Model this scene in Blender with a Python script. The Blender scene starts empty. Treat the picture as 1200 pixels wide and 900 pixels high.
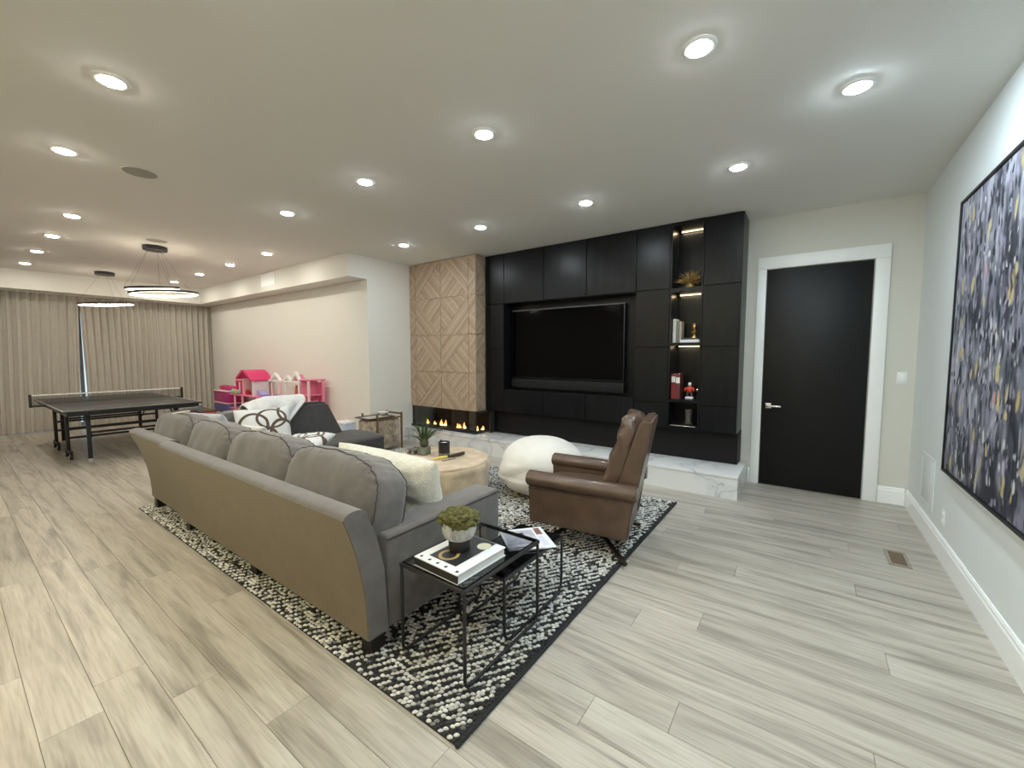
import bpy, bmesh, math, random
import numpy as np
from mathutils import Vector, Matrix, noise
R = math.radians
PI = math.pi
random.seed(7)
rng = np.random.default_rng(7)
SC = bpy.context.scene
COL = SC.collection

# ------------------------------------------------------------------ camera
cam_data = bpy.data.cameras.new('camera')
cam_data.sensor_fit = 'HORIZONTAL'
cam_data.sensor_width = 36
cam_data.lens = 483.53 / 1200 * 36
cam_data.clip_start = 0.02
cam = bpy.data.objects.new('camera', cam_data)
COL.objects.link(cam)
cam.location = (0, 0, 1.5)
cam.rotation_euler = (R(90 - 3.988), R(-0.033), R(35.599))
SC.camera = cam
# ------------------------------------------------------------------ world (daylight outside the curtained window)
world = bpy.data.worlds.new('world')
SC.world = world
world.use_nodes = True
bg = world.node_tree.nodes['Background']
bg.inputs[0].default_value = (0.55, 0.78, 1.0, 1)
bg.inputs[1].default_value = 1.0
# ------------------------------------------------------------------ exposure
SC.view_settings.view_transform = 'Standard'
SC.view_settings.look = 'None'
SC.view_settings.gamma = 1
SC.view_settings.use_curve_mapping = False
SC.view_settings.exposure = 0.54
SC.cycles.use_denoising = True
SC.cycles.max_bounces = 12
SC.cycles.diffuse_bounces = 8
SC.cycles.glossy_bounces = 4
SC.cycles.transmission_bounces = 6
SC.cycles.sample_clamp_indirect = 6
SC.cycles.caustics_reflective = False
SC.cycles.caustics_refractive = False
COOL = (0.82, .90, .95)
WASH = (1.85, 2.28, 2.5)   # the brighter, cooler fitting that washes the painting wall
MIDW = (1.10, 1.06, 0.95)
WARM = (1.06, 1.0, 0.87)
AMBER = (2.3, 1.95, 0.90)   # warmer lamps of the open room behind the viewer's left
LAMP = 215.0         # radiance of a recessed downlight's lens

# ================================================================== helpers
def M(name, color=(.5, .5, .5), rough=.5, metal=0.0, sheen=0.0, spec=.5, coat=0.0,
      vary=0.0, vscale=8.0, bump=0.0, bscale=120.0, stretch=(1, 1, 1), emit=None, estr=0.0,
      trans=0.0, alpha=1.0, detail=4.0, dist=.01):
    m = bpy.data.materials.new(name)
    m.use_nodes = True
    nt = m.node_tree
    b = nt.nodes['Principled BSDF']
    b.inputs['Base Color'].default_value = (*color, 1)
    b.inputs['Roughness'].default_value = rough
    b.inputs['Metallic'].default_value = metal
    b.inputs['Specular IOR Level'].default_value = spec
    b.inputs['Coat Weight'].default_value = coat
    b.inputs['Sheen Weight'].default_value = sheen
    b.inputs['Transmission Weight'].default_value = trans
    b.inputs['Alpha'].default_value = alpha
    if emit:
        b.inputs['Emission Color'].default_value = (*emit, 1)
        b.inputs['Emission Strength'].default_value = estr
    tc = nt.nodes.new('ShaderNodeTexCoord')
    mp = nt.nodes.new('ShaderNodeMapping')
    mp.inputs['Scale'].default_value = stretch
    nt.links.new(tc.outputs['Object'], mp.inputs[0])
    if vary:
        n = nt.nodes.new('ShaderNodeTexNoise')
        n.inputs['Scale'].default_value = vscale
        n.inputs['Detail'].default_value = detail
        nt.links.new(mp.outputs[0], n.inputs['Vector'])
        r = nt.nodes.new('ShaderNodeValToRGB')
        r.color_ramp.elements[0].position = .3
        r.color_ramp.elements[1].position = .7
        r.color_ramp.elements[0].color = (*[c * (1 - vary) for c in color], 1)
        r.color_ramp.elements[1].color = (*[min(1, c * (1 + vary)) for c in color], 1)
        nt.links.new(n.outputs[0], r.inputs[0])
        nt.links.new(r.outputs[0], b.inputs['Base Color'])
    if bump:
        n2 = nt.nodes.new('ShaderNodeTexNoise')
        n2.inputs['Scale'].default_value = bscale
        n2.inputs['Detail'].default_value = 3
        nt.links.new(mp.outputs[0], n2.inputs['Vector'])
        bp = nt.nodes.new('ShaderNodeBump')
        bp.inputs['Strength'].default_value = bump
        bp.inputs['Distance'].default_value = dist
        nt.links.new(n2.outputs[0], bp.inputs['Height'])
        nt.links.new(bp.outputs[0], b.inputs['Normal'])
    return m


def link_mesh(name, me, mat, parent=None, world=True):
    o = bpy.data.objects.new(name, me)
    COL.objects.link(o)
    if mat and not me.materials:
        me.materials.append(mat)
    if parent is not None:
        o.parent = parent
        if world:
            root = Vector((0, 0, 0))
            q = parent
            while q is not None:
                root += q.location
                q = q.parent
            me.transform(Matrix.Translation(-root))
    return o


def fin(name, bm, mat, parent=None, world=True, smooth=None, loc=None):
    """bmesh -> object.  smooth = auto smooth angle in degrees or None (flat)."""
    bmesh.ops.recalc_face_normals(bm, faces=bm.faces)
    if smooth is not None:
        for f in bm.faces:
            f.smooth = True
        lim = R(smooth)
        for e in bm.edges:
            if len(e.link_faces) == 2 and e.calc_face_angle(0) > lim:
                e.smooth = False
    me = bpy.data.meshes.new(name)
    bm.to_mesh(me)
    bm.free()
    o = link_mesh(name, me, mat, parent, world)
    if parent is None and loc is not None:
        me.transform(Matrix.Translation(-Vector(loc)))
        o.location = loc
    return o


def tag(o, label=None, cat=None, group=None, kind=None):
    if label: o['label'] = label
    if cat: o['category'] = cat
    if group: o['group'] = group
    if kind: o['kind'] = kind
    return o


def thing(name, label, cat, loc=(0, 0, 0), rz=0.0, group=None):
    o = bpy.data.objects.new(name, None)
    COL.objects.link(o)
    o.empty_display_size = .1
    o.location = loc
    o.rotation_euler = (0, 0, rz)
    return tag(o, label, cat, group)


def bx(bm, x0, x1, y0, y1, z0, z1, bev=0.0, seg=2, mat=None):
    g = bmesh.ops.create_cube(bm, size=1)
    vs = g['verts']
    for v in vs:
        v.co = Vector((x0 + (v.co.x + .5) * (x1 - x0), y0 + (v.co.y + .5) * (y1 - y0), z0 + (v.co.z + .5) * (z1 - z0)))
    if bev:
        es = list({e for v in vs for e in v.link_edges})
        r = bmesh.ops.bevel(bm, geom=es, offset=bev, segments=seg, affect='EDGES', profile=.5)
        vs = list({v for f in r['faces'] for v in f.verts} | {v for v in vs if v.is_valid})
    if mat is not None:
        for v in vs:
            v.co = mat @ v.co
    return vs


def box(name, x0, x1, y0, y1, z0, z1, mat, parent=None, bev=0.0, seg=2, world=True):
    bm = bmesh.new()
    bx(bm, x0, x1, y0, y1, z0, z1, bev, seg)
    return fin(name, bm, mat, parent, world, smooth=40 if bev else None)


def prism(bm, pts, axis, a, b):
    """extrude a polygon along an axis. pts are (p,q) in the two other axes in order xyz."""
    def mk(p, q, t):
        return {'x': (t, p, q), 'y': (p, t, q), 'z': (p, q, t)}[axis]
    A = [bm.verts.new(mk(p, q, a)) for p, q in pts]
    B = [bm.verts.new(mk(p, q, b)) for p, q in pts]
    n = len(pts)
    bm.faces.new(A)
    bm.faces.new(B)
    for i in range(n):
        bm.faces.new((A[i], A[(i + 1) % n], B[(i + 1) % n], B[i]))
    return A + B


def tube(bm, pts, r, n=8, closed=False, cap=True):
    pts = [Vector(p) for p in pts]
    N = len(pts)
    rr = r if isinstance(r, (list, tuple)) else [r] * N
    rings = []
    prev = None
    for i, p in enumerate(pts):
        if closed:
            t = (pts[(i + 1) % N] - pts[i - 1])
        else:
            t = pts[min(i + 1, N - 1)] - pts[max(i - 1, 0)]
        if t.length < 1e-9:
            t = Vector((0, 0, 1))
        t.normalize()
        if prev is None:
            up = Vector((0, 0, 1)) if abs(t.z) < .9 else Vector((1, 0, 0))
            u = t.cross(up).normalized()
        else:
            u = (prev - t * prev.dot(t))
            u = u.normalized() if u.length > 1e-6 else t.orthogonal().normalized()
        prev = u
        w = t.cross(u)
        rings.append([bm.verts.new(p + rr[i] * (math.cos(2 * PI * k / n) * u + math.sin(2 * PI * k / n) * w)) for k in range(n)])
    for i in range(N if closed else N - 1):
        a, b = rings[i], rings[(i + 1) % N]
        for k in range(n):
            bm.faces.new((a[k], a[(k + 1) % n], b[(k + 1) % n], b[k]))
    if cap and not closed:
        bm.faces.new(rings[0])
        bm.faces.new(rings[-1])


def bar(bm, p, q, w, h=None):
    """rectangular bar from p to q."""
    p, q = Vector(p), Vector(q)
    h = h or w
    t = (q - p).normalized()
    up = Vector((0, 0, 1)) if abs(t.z) < .9 else Vector((0, 1, 0))
    u = t.cross(up).normalized()
    v = u.cross(t)
    rs = []
    for c in (p, q):
        rs.append([bm.verts.new(c + u * (sx * w / 2) + v * (sy * h / 2)) for sx, sy in ((-1, -1), (1, -1), (1, 1), (-1, 1))])
    bm.faces.new(rs[0]); bm.faces.new(rs[1])
    for k in range(4):
        bm.faces.new((rs[0][k], rs[0][(k + 1) % 4], rs[1][(k + 1) % 4], rs[1][k]))


def lathe(bm, prof, n=24, c=(0, 0, 0), cap=True):
    rings = []
    for r, z in prof:
        rings.append([bm.verts.new((c[0] + r * math.cos(2 * PI * k / n), c[1] + r * math.sin(2 * PI * k / n), c[2] + z)) for k in range(n)])
    for a, b in zip(rings, rings[1:]):
        for k in range(n):
            bm.faces.new((a[k], a[(k + 1) % n], b[(k + 1) % n], b[k]))
    if cap:
        bm.faces.new(rings[0]); bm.faces.new(rings[-1])
    return rings


def spow(v, e):
    return math.copysign(abs(v) ** e, v)


def superell(bm, a, b, c, e1=.4, e2=.4, nu=36, nv=18, mat=None, fn=None):
    """superellipsoid; fn(co, u, v) may displace."""
    grid = []
    for i in range(nv + 1):
        ph = -PI / 2 + PI * i / nv
        row = []
        for j in range(nu):
            th = -PI + 2 * PI * j / nu
            p = Vector((a * spow(math.cos(ph), e1) * spow(math.cos(th), e2), b * spow(math.cos(ph), e1) * spow(math.sin(th), e2), c * spow(math.sin(ph), e1)))
            if fn: p = fn(p)
            if mat is not None: p = mat @ p
            row.append(p)
        grid.append(row)
    bot = bm.verts.new(grid[0][0]); top = bm.verts.new(grid[-1][0])
    vs = [[bm.verts.new(p) for p in row] for row in grid[1:-1]]
    for a_, b_ in zip(vs, vs[1:]):
        for k in range(nu):
            bm.faces.new((a_[k], a_[(k + 1) % nu], b_[(k + 1) % nu], b_[k]))
    for k in range(nu):
        bm.faces.new((bot, vs[0][(k + 1) % nu], vs[0][k]))
        bm.faces.new((top, vs[-1][k], vs[-1][(k + 1) % nu]))


def pillow(bm, w, h, t, mat, n=26, pinch=.06, wr=.006, seed=0.0, power=.55):
    """knife-edge scatter pillow in local x (width), y (height), z (thickness)."""
    def P(u, v, s):
        x = u * w / 2 * (1 - pinch * (1 - v * v) * .6) ; y = v * h / 2 * (1 - pinch * (1 - u * u) * .6)
        f = max(0, (1 - u ** 4) * (1 - v ** 4)) ** power
        z = s * t / 2 * f
        z += wr * f * noise.noise(Vector((u * 3 + seed, v * 3, s * 2 + seed)))* 2
        return mat @ Vector((x, y, z))
    V = {}
    for s in (1, -1):
        for i in range(n + 1):
            for j in range(n + 1):
                u = math.sin((2 * i / n - 1) * PI / 2); v = math.sin((2 * j / n - 1) * PI / 2)
                edge = i in (0, n) or j in (0, n)
                if edge and s == -1:
                    V[(s, i, j)] = V[(1, i, j)]
                else:
                    V[(s, i, j)] = bm.verts.new(P(u, v, s))
    for s in (1, -1):
        for i in range(n):
            for j in range(n):
                q = [V[(s, i, j)], V[(s, i + 1, j)], V[(s, i + 1, j + 1)], V[(s, i, j + 1)]]
                if s == -1: q.reverse()
                bm.faces.new(q)


def TR(loc, rx=0, ry=0, rz=0):
    return Matrix.Translation(Vector(loc)) @ Matrix.Rotation(R(rz), 4, 'Z') @ Matrix.Rotation(R(ry), 4, 'Y') @ Matrix.Rotation(R(rx), 4, 'X')


def rrect(w, h, r, n=5):
    pts = []
    for cx, cy, a0 in ((w / 2 - r, h / 2 - r, 0), (-w / 2 + r, h / 2 - r, 90), (-w / 2 + r, -h / 2 + r, 180), (w / 2 - r, -h / 2 + r, 270)):
        for k in range(n + 1):
            a = R(a0 + 90 * k / n)
            pts.append((cx + r * math.cos(a), cy + r * math.sin(a)))
    return pts


def nodes(m):
    return m.node_tree.nodes, m.node_tree.links, m.node_tree.nodes['Principled BSDF']

# ================================================================== materials
WALL = M('wall_paint', (.76, .745, .695), .75, bump=.12, bscale=260, dist=.002)
CEIL = M('ceiling_paint', (.80, .79, .75), .85, bump=.08, bscale=200, dist=.002)
WHITE = M('white_trim', (.90, .91, .90), .35)
BLACKDOOR = M('black_door_paint', (.005, .005, .0052), .45, spec=.3)
CHROME = M('satin_nickel', (.72, .72, .70), .25, metal=1)
BLACKM = M('black_metal', (.012, .012, .013), .38, spec=.5)
DARKM = M('dark_bronze', (.05, .038, .025), .35, metal=.8)
GOLD = M('gold_metal', (.75, .50, .16), .28, metal=1)
FABRIC = M('taupe_fabric', (.118, .106, .098), .85, sheen=.35, vary=.16, vscale=14, bump=.35, bscale=420, dist=.003)
FABRIC_WARMLIT = M('taupe_fabric_warm_lit', (.140, .103, .059), .85, sheen=.25, vary=.08, vscale=9, bump=.25, bscale=420, dist=.003)  # same taupe fabric; warm light on the sofa back put into the colour
CUSHF = M('grey_cushion_fabric', (.120, .108, .102), .88, sheen=.4, vary=.14, vscale=16, bump=.3, bscale=420, dist=.003)
CHARF = M('charcoal_fabric', (.050, .047, .047), .9, sheen=.2, vary=.12, vscale=20, bump=.25, bscale=420, dist=.003)
PIPE = M('dark_piping', (.062, .055, .052), .8)
LEATHER = M('brown_leather', (.100, .062, .043), .31, vary=.18, vscale=9, bump=.22, bscale=150, dist=.002, coat=.12)
FURW = M('white_plush', (.74, .71, .60), .95, sheen=.6, vary=.10, vscale=30, bump=.9, bscale=130, dist=.012)
FURC = M('cream_hide', (.62, .48, .32), .95, sheen=.4, vary=.22, vscale=9, bump=.8, bscale=150, dist=.008)
HIDE = M('brown_hide', (.44, .35, .26), .9, sheen=.4, vary=.55, vscale=11, bump=.6, bscale=160, dist=.006)
POUFM = M('white_pouf_fabric', (.78, .75, .69), .85, sheen=.3, vary=.04, vscale=10, bump=.3, bscale=200, dist=.004)
THROW = M('pale_throw_knit', (.66, .66, .66), .9, sheen=.4, vary=.06, vscale=20, bump=.4, bscale=240, dist=.005)
PALEBLUE = M('pale_blue_fabric', (.46, .50, .55), .85, sheen=.3, vary=.08, vscale=12, bump=.3, bscale=240, dist=.004)
NAVY = M('navy_fabric', (.022, .026, .036), .85, vary=.2, vscale=20, bump=.3, bscale=240, dist=.004)
TVSCREEN = M('tv_screen', (.0012, .0012, .0018), .10, spec=.09)
TVBEZEL = M('tv_bezel', (.006, .006, .0065), .4)
GLASSD = M('smoked_glass', (.74, .75, .75), .03, trans=1.0)
BLACKGL = M('black_glass', (.006, .006, .007), .06, spec=.5)
DARKIN = M('firebox_black', (.012, .011, .010), .6)
MARBLE = M('white_marble', (.74, .74, .73), .16, spec=.5)
PAPER = M('white_paper', (.80, .80, .78), .6)
LEDM = M('warm_led', (.9, .8, .6), .5, emit=(1, .76, .42), estr=3.2)
RINGLED = M('ring_led', (.9, .8, .6), .5, emit=(1, .88, .70), estr=11)
FLAME = M('flame', (1, .5, .1), .5, emit=(1, .40, .08), estr=2.2)
FLAMEC = M('flame_core', (1, .8, .4), .5, emit=(1, .72, .30), estr=4)
PINK = M('pink_plastic', (.80, .25, .38), .35)
HOTPINK = M('hot_pink_plastic', (.72, .035, .17), .3)
PALEPINK = M('pale_pink_plastic', (.85, .55, .58), .35)
MAGENTA = M('magenta_plastic', (.42, .03, .20), .35)
PURPLE = M('purple_plastic', (.30, .16, .60), .35)
BLUEV = M('blue_violet_plastic', (.14, .14, .38), .35)
WHITEP = M('white_plastic', (.85, .83, .82), .35)
REDP = M('red_plastic', (.65, .03, .04), .35)
CORAL = M('coral_card', (.55, .16, .16), .6)
YELLOWP = M('yellow_plastic', (.85, .55, .06), .4)
TEALP = M('teal_plastic', (.25, .55, .65), .4)
BROWNW = M('brown_wood', (.13, .075, .045), .5, vary=.2, vscale=10, stretch=(1, 8, 8))

# wood floor
def floor_mat():
    m = M('greige_oak_plank', (.4, .35, .3), .36, spec=.45)
    N, L, b = nodes(m)
    tc = N.new('ShaderNodeTexCoord'); oi = N.new('ShaderNodeObjectInfo')
    off = N.new('ShaderNodeCombineXYZ')
    mul = N.new('ShaderNodeMath'); mul.operation = 'MULTIPLY'; mul.inputs[1].default_value = 37.0
    L.new(oi.outputs['Random'], mul.inputs[0])
    L.new(mul.outputs[0], off.inputs[0]); L.new(mul.outputs[0], off.inputs[1]); L.new(mul.outputs[0], off.inputs[2])
    add = N.new('ShaderNodeVectorMath'); add.operation = 'ADD'
    L.new(tc.outputs['Object'], add.inputs[0]); L.new(off.outputs[0], add.inputs[1])
    def tex(scale, s, detail, dist=0.0):
        mp = N.new('ShaderNodeMapping'); mp.inputs['Scale'].default_value = s
        L.new(add.outputs[0], mp.inputs[0])
        n = N.new('ShaderNodeTexNoise'); n.inputs['Scale'].default_value = scale; n.inputs['Detail'].default_value = detail
        n.inputs['Distortion'].default_value = dist
        L.new(mp.outputs[0], n.inputs['Vector'])
        return n
    broad = tex(1.0, (1.1, 13, 1), 4, .8)
    grain = tex(1.0, (5, 95, 5), 5, .4)
    ramp = N.new('ShaderNodeValToRGB')
    cr = ramp.color_ramp
    cr.elements[0].position = .28; cr.elements[0].color = (.27, .243, .205, 1)
    cr.elements[1].position = .72; cr.elements[1].color = (.54, .505, .44, 1)
    e = cr.elements.new(.5); e.color = (.46, .42, .36, 1)
    L.new(broad.outputs[0], ramp.inputs[0])
    r2 = N.new('ShaderNodeValToRGB')
    r2.color_ramp.elements[0].position = .3; r2.color_ramp.elements[0].color = (.72, .70, .68, 1)
    r2.color_ramp.elements[1].position = .58; r2.color_ramp.elements[1].color = (1, 1, 1, 1)
    L.new(grain.outputs[0], r2.inputs[0])
    mx = N.new('ShaderNodeMix'); mx.data_type = 'RGBA'; mx.blend_type = 'MULTIPLY'; mx.inputs[0].default_value = .75
    L.new(ramp.outputs[0], mx.inputs[6]); L.new(r2.outputs[0], mx.inputs[7])
    # per plank tone
    mr = N.new('ShaderNodeMapRange'); mr.inputs[3].default_value = .90; mr.inputs[4].default_value = 1.07
    wn = N.new('ShaderNodeMath'); wn.operation = 'FRACT'
    m2 = N.new('ShaderNodeMath'); m2.operation = 'MULTIPLY'; m2.inputs[1].default_value = 13.7
    L.new(oi.outputs['Random'], m2.inputs[0]); L.new(m2.outputs[0], wn.inputs[0]); L.new(wn.outputs[0], mr.inputs[0])
    hs = N.new('ShaderNodeHueSaturation')
    L.new(mr.outputs[0], hs.inputs['Value']); L.new(mx.outputs[2], hs.inputs['Color'])
    L.new(hs.outputs[0], b.inputs['Base Color'])
    bp = N.new('ShaderNodeBump'); bp.inputs['Strength'].default_value = .12; bp.inputs['Distance'].default_value = .002
    L.new(grain.outputs[0], bp.inputs['Height']); L.new(bp.outputs[0], b.inputs['Normal'])
    return m
FLOORM = floor_mat()
SUBF = M('subfloor', (.20, .175, .14), .8)

def grain_mat(name, c0, c1, rough, stretch, scale=1.0, bump=.25, objrand=True, spec=.5):
    m = M(name, c0, rough, spec=spec)
    N, L, b = nodes(m)
    tc = N.new('ShaderNodeTexCoord'); oi = N.new('ShaderNodeObjectInfo')
    mul = N.new('ShaderNodeMath'); mul.operation = 'MULTIPLY'; mul.inputs[1].default_value = 21.0 if objrand else 0
    L.new(oi.outputs['Random'], mul.inputs[0])
    add = N.new('ShaderNodeVectorMath'); add.operation = 'ADD'
    L.new(tc.outputs['Object'], add.inputs[0]); L.new(mul.outputs[0], add.inputs[1])
    mp = N.new('ShaderNodeMapping'); mp.inputs['Scale'].default_value = stretch
    L.new(add.outputs[0], mp.inputs[0])
    n = N.new('ShaderNodeTexNoise'); n.inputs['Scale'].default_value = scale; n.inputs['Detail'].default_value = 5; n.inputs['Distortion'].default_value = .5
    L.new(mp.outputs[0], n.inputs['Vector'])
    r = N.new('ShaderNodeValToRGB'); r.color_ramp.elements[0].position = .3; r.color_ramp.elements[1].position = .7
    r.color_ramp.elements[0].color = (*c0, 1); r.color_ramp.elements[1].color = (*c1, 1)
    L.new(n.outputs[0], r.inputs[0]); L.new(r.outputs[0], b.inputs['Base Color'])
    bp = N.new('ShaderNodeBump'); bp.inputs['Strength'].default_value = bump; bp.inputs['Distance'].default_value = .003
    L.new(n.outputs[0], bp.inputs['Height']); L.new(bp.outputs[0], b.inputs['Normal'])
    return m
BLACKWOOD = grain_mat('black_stained_oak', (.0040, .0044, .0052), (.0088, .0095, .0110), .31, (38, 38, 2.2), bump=.35, spec=.24)
TILEWOOD = grain_mat('light_oak_tile', (.50, .40, .29), (.58, .47, .35), .55, (14, 14, 14), bump=.15)
TILEWOOD2 = grain_mat('oak_strip', (.40, .295, .205), (.46, .35, .25), .55, (26, 26, 26), bump=.12)
TILEWOOD3 = grain_mat('pale_oak_strip', (.45, .34, .245), (.52, .40, .295), .55, (26, 26, 26), bump=.12)
TILEWOOD4 = grain_mat('dark_oak_strip', (.35, .255, .172), (.42, .31, .215), .55, (26, 26, 26), bump=.12)

def marble_mat():
    N, L, b = nodes(MARBLE)
    tc = N.new('ShaderNodeTexCoord')
    n = N.new('ShaderNodeTexNoise'); n.inputs['Scale'].default_value = 1.7; n.inputs['Detail'].default_value = 8; n.inputs['Distortion'].default_value = .7
    L.new(tc.outputs['Object'], n.inputs['Vector'])
    r = N.new('ShaderNodeValToRGB'); cr = r.color_ramp
    cr.elements[0].position = .44; cr.elements[0].color = (.76, .76, .75, 1)
    cr.elements[1].position = .56; cr.elements[1].color = (.76, .76, .75, 1)
    e = cr.elements.new(.492); e.color = (.66, .67, .68, 1)
    e = cr.elements.new(.50); e.color = (.45, .46, .48, 1)
    e = cr.elements.new(.508); e.color = (.66, .67, .68, 1)
    L.new(n.outputs[0], r.inputs[0]); L.new(r.outputs[0], b.inputs['Base Color'])
marble_mat()

def ring_print_mat(name, base, col, rings, wid):
    """flat print of overlapping ring outlines (pillow plane = object x,y)."""
    m = M(name, base, .85, sheen=.3, bump=.25, bscale=240, dist=.004)
    N, L, b = nodes(m)
    tc = N.new('ShaderNodeTexCoord')
    sx = N.new('ShaderNodeSeparateXYZ'); L.new(tc.outputs['UV'], sx.inputs[0])
    acc = None
    for cx, cy, r, sc in rings:
        cb = N.new('ShaderNodeCombineXYZ')
        a = N.new('ShaderNodeMath'); a.operation = 'SUBTRACT'; a.inputs[1].default_value = cx; L.new(sx.outputs[0], a.inputs[0])
        c = N.new('ShaderNodeMath'); c.operation = 'SUBTRACT'; c.inputs[1].default_value = cy; L.new(sx.outputs[1], c.inputs[0])
        c2 = N.new('ShaderNodeMath'); c2.operation = 'MULTIPLY'; c2.inputs[1].default_value = sc; L.new(c.outputs[0], c2.inputs[0])
        L.new(a.outputs[0], cb.inputs[0]); L.new(c2.outputs[0], cb.inputs[1])
        ln = N.new('ShaderNodeVectorMath'); ln.operation = 'LENGTH'; L.new(cb.outputs[0], ln.inputs[0])
        d = N.new('ShaderNodeMath'); d.operation = 'SUBTRACT'; d.inputs[1].default_value = r; L.new(ln.outputs['Value'], d.inputs[0])
        ab = N.new('ShaderNodeMath'); ab.operation = 'ABSOLUTE'; L.new(d.outputs[0], ab.inputs[0])
        lt = N.new('ShaderNodeMath'); lt.operation = 'LESS_THAN'; lt.inputs[1].default_value = wid; L.new(ab.outputs[0], lt.inputs[0])
        if acc is None: acc = lt
        else:
            mx = N.new('ShaderNodeMath'); mx.operation = 'MAXIMUM'; L.new(acc.outputs[0], mx.inputs[0]); L.new(lt.outputs[0], mx.inputs[1]); acc = mx
    mix = N.new('ShaderNodeMix'); mix.data_type = 'RGBA'
    mix.inputs[6].default_value = (*base, 1); mix.inputs[7].default_value = (*col, 1)
    L.new(acc.outputs[0], mix.inputs[0]); L.new(mix.outputs[2], b.inputs['Base Color'])
    return m
RINGS = ring_print_mat('ring_print_fabric', (.68, .68, .68), (.085, .055, .035),
                       [(.30, .62, .24, 1), (.62, .74, .26, 1.3), (.50, .26, .22, .8), (.80, .42, .22, .8), (.15, .25, .2, 1), (.95, .85, .2, 1)], .026)

# ================================================================== the setting
XR, YB, YL, XJ, XF, YN, H = .86, 5.57, 4.05, -5.72, -12.45, -2.2, 3.05
SOFX, SOFZ, SOFY = -11.70, 2.70, 3.72

fl = box('floor', XF - .1, XR + .1, YN - .1, YB + .1, -.08, -.012, SUBF)
tag(fl, 'greige wood plank floor of the whole room', kind='structure')
PW, PL = .183, 1.82
meshes = {}
def plank_mesh(l):
    k = round(l, 3)
    if k not in meshes:
        bm = bmesh.new()
        bx(bm, 0, l - .0014, 0, PW - .0014, -.012, 0, .0008, 1)
        bmesh.ops.recalc_face_normals(bm, faces=bm.faces)
        me = bpy.data.meshes.new('plank'); bm.to_mesh(me); bm.free()
        me.materials.append(FLOORM)
        meshes[k] = me
    return meshes[k]
row = 0
y = .152 - PW
known = {4: -1.73, 5: -2.875, 2: -2.57, 3: -2.2}
while y < YB - .01:
    x = XR - .001 - ((row * .731 + random.random() * .25) % 1.0) * PL
    if row in known:
        x = known[row] + math.ceil((XR - known[row]) / PL) * PL - PL
    xs = [XR]
    while x > XF + .05:
        if xs[-1] - x > .12: xs.append(round(x, 3))
        x -= PL
    xs.append(XF)
    for b_, a_ in zip(xs, xs[1:]):
        if y + PW > YL and b_ < XJ: continue
        l = b_ - a_
        p = bpy.data.objects.new('plank', plank_mesh(l)); COL.objects.link(p)
        p.parent = fl
        p.location = (a_, y, 0)
        if y + PW > YB:
            p.scale.y = (YB - y) / PW
    y += PW
    row += 1

ce = box('ceiling', XF - .1, XR + .1, YN - .1, YB + .1, H, H + .1, CEIL); tag(ce, 'plain painted ceiling over the room', kind='structure')
WALLR = M('wall_paint_cool', (.73, .765, .76), .75, bump=.12, bscale=260, dist=.002)
WALLB = M('wall_paint_greige', (.66, .645, .58), .75, bump=.12, bscale=260, dist=.002)
def wall(name, *a, label=None, m=WALL):
    o = box(name, *a, m); tag(o, label, kind='structure'); return o
wall('wall_right', XR, XR + .1, YN, YB, 0, H, label='pale wall carrying the large painting', m=WALLR)
wall('wall_back', XJ - .1, XR, YB, YB + .1, 0, H, label='greige wall behind the door and media unit', m=WALLB)
wall('wall_left', XF, XJ - .1, YL, YL + .1, 0, H, label='beige wall behind the toys')
wall('wall_jog', XJ - .1, XJ, YL, YB, 0, H, label='short grey return wall beside the fireplace')
wall('wall_front', XF, XR, YN - .1, YN, 0, H, label='wall behind the viewer')
# far wall with a window opening behind the curtains
bm = bmesh.new()
bx(bm, XF - .1, XF, YN, -1.6, 0, H); bx(bm, XF - .1, XF, 3.5, YL, 0, H); bx(bm, XF - .1, XF, -1.6, 3.5, 2.45, H)
o = fin('wall_far', bm, WALL); tag(o, 'far wall hidden behind the curtains', kind='structure')
wn = thing('window_1', 'window seen as a bright sliver between the curtains', None, (XF, 1, 0)); wn['kind'] = 'structure'
bm = bmesh.new()
for yy in (-1.6, .07, 1.77, 3.44): bx(bm, XF - .09, XF - .02, yy, yy + .06, .08, 2.39)
bx(bm, XF - .09, XF - .02, -1.6, 3.5, 2.39, 2.45); bx(bm, XF - .09, XF - .02, -1.6, 3.5, 0, .08)
fin('window_frame', bm, WHITE, wn)
for a_, b_ in ((-1.54, .07), (.13, 1.77), (1.83, 3.44)):
    box('pane', XF - .06, XF - .054, a_, b_, .08, 2.39, M('clear_glass', (1, 1, 1), .0, trans=1), wn)
# soffits
o = box('trim_1', SOFX + .001, XJ, SOFY, YL, SOFZ, H, WALL); tag(o, 'dropped soffit along the top of the beige wall', kind='structure')
o = box('trim_2', XF, SOFX, YN, YL, SOFZ, H, WALL); tag(o, 'dropped soffit above the curtains', kind='structure')
# baseboards : profile with cap
def baseboard(name, pts, axis, a, b, label):
    bm = bmesh.new(); prism(bm, pts, axis, a, b)
    o = fin(name, bm, WHITE); tag(o, label, kind='structure'); return o
def bbprof(w, s):
    return [(w, 0), (w + s * .018, 0), (w + s * .018, .135), (w + s * .013, .145), (w + s * .013, .158), (w + s * .006, .17), (w, .17)]
baseboard('baseboard_right', bbprof(XR, -1), 'y', YN, YB - .02, 'white baseboard under the painting')
baseboard('baseboard_back', bbprof(YB, -1), 'x', .632, XR - .02, 'short white baseboard right of the door')
baseboard('baseboard_niche', bbprof(YB, -1), 'x', -.53, -.512, 'tiny white baseboard left of the door')
baseboard('baseboard_left', bbprof(YL, -1), 'x', XF, XJ - .1, 'white baseboard along the beige wall')
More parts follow.
